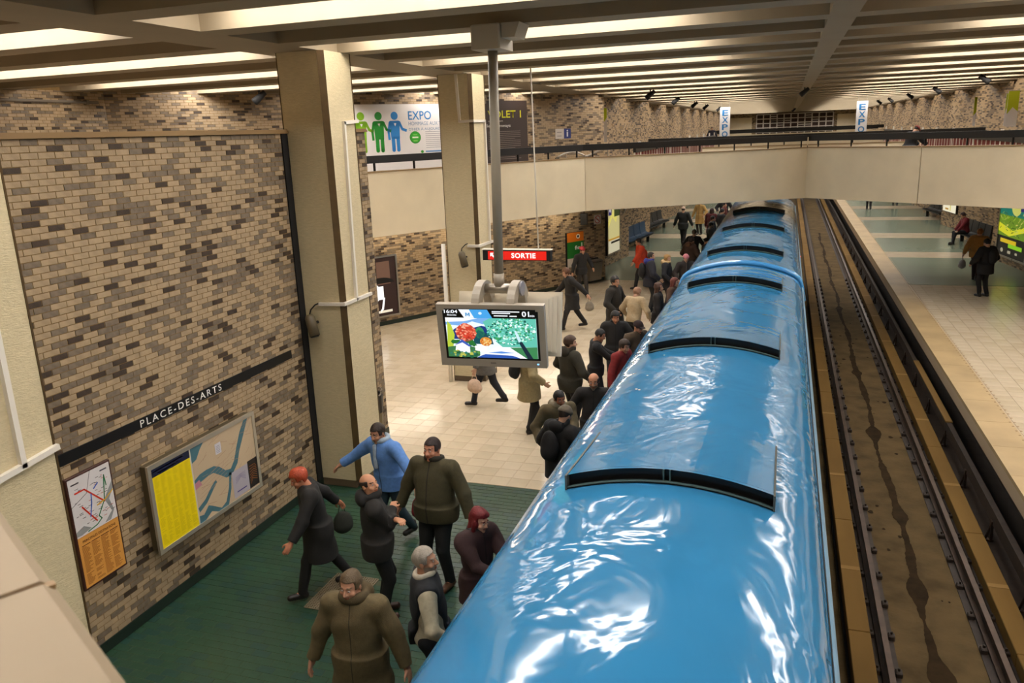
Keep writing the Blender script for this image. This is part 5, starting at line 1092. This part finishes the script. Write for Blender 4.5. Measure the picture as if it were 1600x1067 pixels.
    if trim: V, Q = mesh_sdf(lambda P: smin(s_ell(P, neck+RL@np.array((0, -.05, .02)), np.array((.085, .045, .05)), RL), ringc(P, .052, .026, .02), .02)+folds(P*2.2, .005), lo-.03, hi+.03, h); put('fur_trim', V, Q, [cloth(trim)])
    # hair / hats
    st, hcol = hair[0], hair[1]; bx_ = (hc-.17, hc+.17); face_cut = lambda P, top_, dep=.052: np.maximum.reduce([hl(P)[:, 2]-top_, dep-hl(P)[:, 1], np.abs(hl(P)[:, 0])-.07])*s_
    def hair_base(P, g, top_=.066, nape=-.075, side=-.01):
        q = hl(P); d = skull(P, g); d = smax(d, -(np.where(q[:, 2] > top_, 1, (.045+.35*np.maximum(q[:, 2], -.02)*0)-q[:, 1]))*s_, .004) ; d = smax(d, (np.where(q[:, 1] > -.02, side, nape)-q[:, 2])*s_, .006); return d+folds(P*2.5, .0016)
    if st in ('short', 'shaved', 'thick'): g = dict(short=.010, shaved=.004, thick=.020)[st]; V, Q = mesh_sdf(lambda P: hair_base(P, g), *bx_, h*.9); put('hair', V, Q, [hm])
    elif st == 'bald': V, Q = mesh_sdf(lambda P: smax(hair_base(P, .006, nape=-.08), (hl(P)[:, 2]-.058)*s_, .004), *bx_, h*.9); put('hair', V, Q, [hm])
    elif st in ('long', 'bob'):
        dn = .0 if st == 'bob' else .06
        def lh(P): d = hair_base(P, .017, side=-.05); d = smin(d, h_ell(P, (0, -.055, -.06-dn*.5), (.088, .052, .115+dn)), .02*s_); 
        def lh(P):
            d = smin(hair_base(P, .017, side=-.05), h_ell(P, (0, -.058, -.06-dn*.5), (.088, .050, .115+dn)), .02*s_)
            for sx in (-1, 1): d = smin(d, h_cap(P, (sx*.082, .005, .02), (sx*.080, .008, -.12-dn), .022, .020), .02*s_)
            return d+folds(P*2.2, .003)
        V, Q = mesh_sdf(lh, hc-.2, hc+.16, h*.9); put('hair', V, Q, [hm])
    elif st in ('beanie', 'cap'):
        V, Q = mesh_sdf(lambda P: hair_base(P, .007, nape=-.06), *bx_, h); put('hair', V, Q, [mat('hair_40_30_24', (40, 30, 24), .6)])
        def bn(P):
            d = smax(h_ell(P, (0, -.012, .034), (.092, .110, .104)), (.036-hl(P)[:, 2]-.15*hl(P)[:, 1]-.002)*s_, .004); d = smin(d, np.abs(h_ell(P, (0, -.012, .034), (.090, .108, .102)))*1+np.maximum(0, np.abs(hl(P)[:, 2]+.15*hl(P)[:, 1]-.05)-.018)*s_-.004, .004)
            if st == 'cap': d = smin(d, h_ell(P, (0, .115, .045), (.062, .060, .008)), .006*s_)
            return d
        V, Q = mesh_sdf(bn, *bx_, h*.9); put('hat', V, Q, [cloth(hair[1])])
    elif st == 'hooded':
        def ho(P): d = np.abs(h_ell(P, (0, -.020, .010), (.112, .128, .150)))-.010*s_; d = smax(d, (hl(P)[:, 1]-.055)*s_, .008); return smin(d, ringc(P, .056, .020, .012), .02)+folds(P*1.6, .003)
        V, Q = mesh_sdf(ho, hc-.19, hc+.19, h); put('hood', V, Q, [cloth(hair[1])])
    if glasses:
        gm = MB()
        for sx in (-1, 1): gm.tube([tuple(Rz@(hd(np.array((sx*.031+.019*math.cos(a), .104, .004+.015*math.sin(a)))*KH)*H)+np.array((x, y, z0))) for a in np.arange(11)*PI/5], .0018, 4); gm.tube([tuple(Rz@(hd(np.array(q)*KH)*H)+np.array((x, y, z0))) for q in ((sx*.05, .102, .01), (sx*.082, .0, .01))], .0018, 4)
        gm.build('glasses', m_black, t)
    if pack: V, Q = mesh_sdf(lambda P: smin(s_ell(P, chest+RL@np.array((0, -.135, -.03)), np.array((.085, .055, .125)), RL), s_ell(P, chest+RL@np.array((0, -.165, -.075)), np.array((.06, .035, .06)), RL), .015)+folds(P, .002), chest-.26, chest+.24, h*1.1); put('backpack', V, Q, [cloth(pack)])
    if bag:
        side, brgb, (bl_, bwid, bh) = bag; i = 0 if side == 'L' else 1; c0 = WR[i]+HD[i]*.05
        if side in ('L', 'R'): cb = c0-np.array((0, 0, bh*.5+.07)); cb[2] = max(cb[2], bh*.5+.012)
        V, Q = mesh_sdf(lambda P: smin(s_ell(P, cb, np.array((bwid, bl_, bh*.55))), s_ell(P, cb-np.array((0, 0, bh*.2)), np.array((bwid*1.1, bl_*1.05, bh*.3))), .02)+folds(P, .003), cb-max(bl_, bh)*1.2, cb+max(bl_, bh)*1.2, h*1.2); put('bag', V, Q, [cloth(brgb)])
        b_ = MB()
        for dy in (-.4, .4): b_.tube([tuple(Rz@(q*H)+np.array((x, y, z0))) for q in (cb+np.array((0, dy*bl_, bh*.42)), c0+np.array((0, dy*bl_*.3, .0)))], .006, 5)
        b_.build('bag_handle', cloth(brgb), t)
    return t
NEAR, MID, FAR = .0085, .012, .019
person('man in a long olive brown coat looking down, foremost at the bottom of the picture', -3.27, 5.21, 1.76, 172, NEAR, 1.12, .05, (8, 2), ('hang', 'hang'), 'walk', (98, 84, 54), 'coat', .36, (34, 32, 28), hair=('short', (92, 74, 50)), skin=(190, 138, 108), collar=(40, 30, 22), hood=('down', (84, 70, 44)))
person('grey-haired man in a black vest with pale sleeves, looking at the train', -2.84, 5.69, 1.75, 62, NEAR, 1.08, .02, (22, -8), ('hang', 'pocket'), 'stand', (176, 166, 140), 'jacket', .47, (26, 26, 28), hair=('short', (150, 140, 126)), skin=(176, 128, 98), vest=(30, 32, 36), collar=(190, 180, 160), beard=(140, 124, 108))
person('woman with dark red hair in a dark coat, holding a phone beside the train', -2.78, 6.75, 1.64, 118, NEAR, .98, .04, (-6, 10), ('phone', 'phone'), 'stand', (52, 30, 30), 'coat', .40, (24, 22, 26), hair=('bob', (106, 20, 24)), skin=(206, 156, 130), collar=(60, 54, 54))
person('balding man in a black jacket with folded arms, seen from behind', -4.08, 7.06, 1.72, 55, NEAR, 1.05, -.02, (48, -14), ('cross', 'cross'), 'stand', (34, 31, 28), 'jacket', .45, (24, 23, 22), shoes=(70, 40, 26), hair=('bald', (44, 34, 28)), skin=(196, 140, 106), hood=('down', (30, 28, 26)))
person('big broad man in an olive zip jacket facing the viewer', -3.72, 7.86, 1.86, 186, NEAR, 1.30, -.01, (4, 0), ('hang', 'hang'), 'stand', (66, 60, 36), 'jacket', .47, (24, 24, 22), shoes=(84, 52, 34), hair=('short', (40, 24, 18)), skin=(196, 134, 104), collar=(40, 36, 24), zipc=(38, 34, 22))
person('walking man in a bright blue jacket with arms out and a red bag', -4.72, 8.66, 1.74, 196, NEAR, 1.10, .22, (0, 2), ('out', 'out'), 'walk2', (92, 136, 200), 'jacket', .46, (40, 58, 68), hair=('short', (44, 30, 20)), skin=(190, 136, 104), scarf=(160, 176, 190), bag=('L', (130, 30, 40), (.05, .035, .13)))
person('walking figure with orange red hair and a long black coat, beside the brick wall', -5.0, 7.32, 1.64, 232, NEAR, 1.05, .16, (-8, 16), ('swing', 'back'), 'walk', (28, 26, 24), 'coat', .30, (26, 24, 24), hair=('thick', (168, 66, 34)), skin=(196, 128, 96), bag=('R', (44, 46, 38), (.07, .05, .16)), stride=.26)
person('dark figure in a grey knit hat with a black padded jacket and backpack', -2.68, 9.66, 1.70, 28, MID, 1.12, .05, (0, 18), ('pocket', 'pocket'), 'stand', (26, 24, 24), 'parka', .42, (22, 22, 24), hair=('beanie', (110, 98, 82)), pack=(24, 22, 22), hood=('down', (28, 26, 26)))
person('young traveller in a khaki hooded parka looking down, next to the train', -2.98, 10.6, 1.63, 150, MID, 1.0, .05, (-10, 12), ('phone', 'pocket'), 'stand', (104, 92, 66), 'parka', .42, (30, 28, 28), hair=('short', (24, 18, 16)), skin=(180, 116, 88), hood=('down', (150, 140, 118)))
person('man with a high forehead and dark jacket, face close to the train roof edge', -2.58, 11.2, 1.72, 172, MID, 1.0, .02, (0, 6), ('pocket', 'pocket'), 'stand', (34, 30, 28), 'jacket', .45, (24, 24, 24), hair=('bald', (50, 36, 28)), skin=(196, 134, 100), beard=(70, 50, 40))
person('traveller in a beige coat with a black shoulder bag, head behind the lit screen', -4.16, 12.95, 1.74, 62, MID, 1.05, .0, (10, 6), ('hang', 'pocket'), 'stand', (150, 134, 96), 'coat', .36, (24, 22, 22), hair=('short', (50, 40, 30)), pack=(26, 24, 24))
person('walking traveller carrying a pale bag, below the lit screen', -5.42, 14.15, 1.70, 262, MID, 1.0, .10, (0, 10), ('carry', 'swing'), 'walk', (96, 92, 86), 'coat', .40, (34, 36, 42), hair=('short', (70, 56, 44)), bag=('L', (206, 176, 150), (.08, .05, .16)), stride=.26)
person('brown-haired man in a dark olive jacket, back to the viewer right of the screens', -3.46, 13.15, 1.76, 40, MID, 1.18, .0, (30, 4), ('pocket', 'pocket'), 'stand', (50, 46, 34), 'jacket', .44, (26, 24, 24), hair=('thick', (66, 44, 28)), hood=('down', (44, 40, 30)))
person('slim young man in a black sweater looking at his hands', -3.2, 14.05, 1.70, 70, MID, .98, .04, (18, 22), ('phone', 'phone'), 'stand', (26, 25, 26), 'shirt', .47, (30, 30, 36), hair=('shaved', (26, 22, 20)), skin=(176, 124, 94))
person('young man in a shiny black leather jacket facing the viewer', -3.12, 15.5, 1.72, 166, MID, 1.05, .02, (-6, 16), ('pocket', 'hang'), 'stand', (30, 28, 28), 'jacket', .48, (26, 26, 30), hair=('thick', (24, 20, 18)), skin=(190, 132, 100), collar=(36, 34, 34))
person('traveller in a dark red jacket with tousled dark hair, near the train', -2.66, 13.6, 1.64, 110, MID, 1.0, .10, (10, 14), ('phone', 'hang'), 'stand', (128, 32, 30), 'jacket', .47, (30, 28, 28), hair=('thick', (52, 36, 26)))
person('traveller in a black cap with a red line, beside the train', -2.58, 14.85, 1.68, 130, MID, 1.0, .04, (0, 12), ('pocket', 'pocket'), 'stand', (80, 64, 46), 'parka', .44, (28, 26, 26), hair=('cap', (40, 22, 22)), skin=(190, 134, 104))
person('tall man with glasses and a long dark overcoat', -3.78, 18.75, 1.82, 108, MID, 1.05, .0, (12, 4), ('pocket', 'pocket'), 'stand', (38, 33, 26), 'coat', .34, (24, 24, 24), hair=('thick', (28, 22, 18)), skin=(200, 146, 114), glasses=True, collar=(36, 32, 26))
person('stooping traveller in a cream coat and black skirt, behind the overcoat man', -3.26, 18.4, 1.62, 20, MID, 1.05, .18, (10, 14), ('pocket', 'pocket'), 'stand', (178, 156, 122), 'jacket', .50, (24, 22, 22), hair=('thick', (150, 110, 84)))
person('woman with long brown hair and a black jacket, turned to the train', -2.76, 18.95, 1.64, 84, MID, .95, .0, (10, 0), ('pocket', 'hang'), 'stand', (34, 28, 26), 'coat', .40, (28, 26, 26), hair=('long', (74, 46, 32)), skin=(206, 154, 124))
person('woman in a brown coat with reddish hair close to the train windows', -2.5, 19.6, 1.66, 100, FAR, .98, .02, (0, 8), ('pocket', 'pocket'), 'stand', (84, 58, 42), 'coat', .40, (26, 24, 24), hair=('bob', (106, 50, 40)))
person('man with a blue hood and black backpack in the far crowd', -3.6, 23.1, 1.76, 70, FAR, 1.05, .0, (20, 4), ('pocket', 'pocket'), 'stand', (30, 30, 40), 'parka', .44, (26, 26, 28), hair=('short', (34, 26, 20)), hood=('down', (40, 48, 120)), pack=(28, 26, 28))
person('walking figure in an orange red jacket in the far crowd', -4.45, 26.6, 1.70, 250, FAR, 1.12, .10, (0, 8), ('swing', 'back'), 'walk', (206, 66, 34), 'parka', .42, (40, 38, 36), hair=('short', (40, 30, 24)))
person('fair-haired woman in a dark coat with pale fur collar', -3.16, 23.35, 1.66, 96, FAR, 1.0, .0, (20, 4), ('pocket', 'pocket'), 'stand', (32, 30, 34), 'coat', .38, (26, 24, 26), hair=('long', (176, 136, 82)), trim=(206, 176, 128))
person('woman in a pink knit hat and dark jacket in the far crowd', -2.64, 23.5, 1.65, 150, FAR, 1.0, .0, (10, 8), ('phone', 'pocket'), 'stand', (48, 40, 36), 'parka', .42, (28, 26, 28), hair=('beanie', (196, 120, 128)), scarf=(70, 60, 56))
person('dark-haired figure in a brown fur-trimmed coat, far crowd by the train', -2.86, 26.8, 1.72, 40, FAR, 1.12, .0, (0, 10), ('pocket', 'pocket'), 'stand', (60, 40, 30), 'parka', .40, (26, 24, 24), hair=('thick', (40, 26, 22)), trim=(84, 56, 40))
person('figure in a black jacket with grey hair behind the brown coat', -2.98, 29.0, 1.70, 10, FAR, 1.0, .0, (0, 4), ('pocket', 'pocket'), 'stand', (34, 32, 34), 'jacket', .46, (26, 26, 28), hair=('short', (110, 98, 86)))
person('child-sized figure in a dark hat by the train, far crowd', -2.5, 28.2, 1.5, 90, FAR, 1.0, .0, (0, 4), ('pocket', 'pocket'), 'stand', (60, 52, 44), 'parka', .42, (28, 26, 26), hair=('beanie', (34, 30, 30)))
person('walking officer in a black jacket and pale cap, seen from behind', -4.31, 37.1, 1.74, 8, FAR, 1.15, .0, (0, 0), ('hang', 'hang'), 'walk', (30, 31, 28), 'jacket', .42, (32, 26, 26), hair=('cap', (206, 170, 150)))
person('woman in a tan coat and tall black boots under the bridge', -3.95, 41.0, 1.70, 200, FAR, 1.0, .0, (0, 0), ('pocket', 'hang'), 'stand', (172, 136, 78), 'coat', .32, (30, 26, 26), hair=('bob', (110, 80, 50)), shoes=(24, 20, 18), boots=True)
person('figure in a maroon coat with a white bag under the bridge', -3.05, 37.0, 1.68, 20, FAR, 1.0, .0, (0, 0), ('carry', 'hang'), 'stand', (84, 30, 30), 'coat', .34, (60, 26, 26), hair=('bob', (50, 30, 24)), bag=('L', (206, 196, 176), (.06, .04, .12)))
for i, (x, y, H_, fc, col, lab) in enumerate(((-2.72, 33.4, 1.72, 80, (28, 27, 28), 'dark figure boarding the second car, nearest under the bridge edge'), (-2.55, 36.2, 1.74, 60, (30, 26, 26), 'dark figure boarding the second car, behind the maroon coat'), (-2.7, 39.6, 1.7, 100, (90, 34, 30), 'figure in a red brown jacket boarding the second car'), (-2.6, 31.4, 1.7, 80, (36, 32, 30), 'dark figure at the second car door, just before the bridge shade'), (-2.9, 42.6, 1.75, 170, (26, 26, 30), 'farthest dark figure beside the second car'))):
    person(lab, x, y, H_, fc, FAR, 1.05, .0, (0, 5), ('pocket', 'pocket'), 'stand', col, 'parka', .42, (24, 24, 24), hair=('short', (34, 26, 22)))
person('hurrying figure in a long black coat with a black scarf, left of the far crowd', -5.3, 20.55, 1.72, 238, MID, 1.02, .16, (0, 12), ('back', 'swing'), 'walk', (30, 27, 25), 'coat', .34, (30, 27, 25), hair=('thick', (96, 60, 34)), bag=('L', (130, 120, 104), (.07, .04, .14)), stride=.30)
person('figure with a red hat in front of the green poster', -6.1, 24.9, 1.66, 130, MID, 1.0, .06, (0, 8), ('pocket', 'hang'), 'walk', (46, 44, 42), 'jacket', .45, (60, 54, 48), hair=('beanie', (190, 60, 66)), bag=('R', (34, 32, 32), (.06, .04, .13)))
person('man in black with a dark backpack standing alone on the right platform', 5.72, 26.6, 1.72, 330, FAR, 1.05, .04, (0, 8), ('pocket', 'pocket'), 'stand', (24, 24, 26), 'parka', .40, (24, 24, 26), hair=('short', (26, 22, 20)), pack=(26, 26, 28))
person('woman in a tan jacket with a grey bag on the right platform', 6.0, 29.2, 1.70, 20, FAR, 1.05, .06, (0, 10), ('hang', 'phone'), 'walk', (176, 124, 62), 'parka', .46, (46, 26, 26), hair=('thick', (150, 92, 44)), bag=('L', (150, 148, 152), (.09, .06, .16)))
person('seated traveller in a maroon jacket on the right platform bench', 7.24, 38.0, 1.70, 262, FAR, 1.05, .14, (0, 18), ('lap', 'lap'), 'sit', (110, 26, 34), 'jacket', .47, (26, 24, 28), hair=('thick', (50, 28, 26)), z0=0)
person('walking figure in dark red and black, head hidden by the bridge, right platform', 4.81, 52.7, 1.72, 0, FAR, 1.0, .0, (0, 0), ('hang', 'hang'), 'walk', (110, 30, 30), 'coat', .40, (28, 24, 24))
person('figure in black trousers, mostly hidden by the bridge, right platform', 6.5, 55.0, 1.74, 0, FAR, 1.0, .0, (0, 0), ('hang', 'hang'), 'walk', (60, 50, 44), 'jacket', .46, (26, 26, 30))
person('dark figure upstairs behind the rails, left of the far grille', -5.4, 64.0, 1.76, 180, FAR, 1.05, .0, (0, 0), ('hang', 'hang'), 'stand', (34, 32, 44), 'jacket', .45, (26, 26, 30), z0=3.4)
person('person in black with a red cap leaning upstairs, right of the far grille', 3.9, 30.6, 1.62, 60, FAR, 1.2, .30, (0, 20), ('lean', 'lean'), 'stand', (26, 25, 28), 'parka', .44, (26, 26, 30), hair=('cap', (110, 40, 30)), z0=3.4)
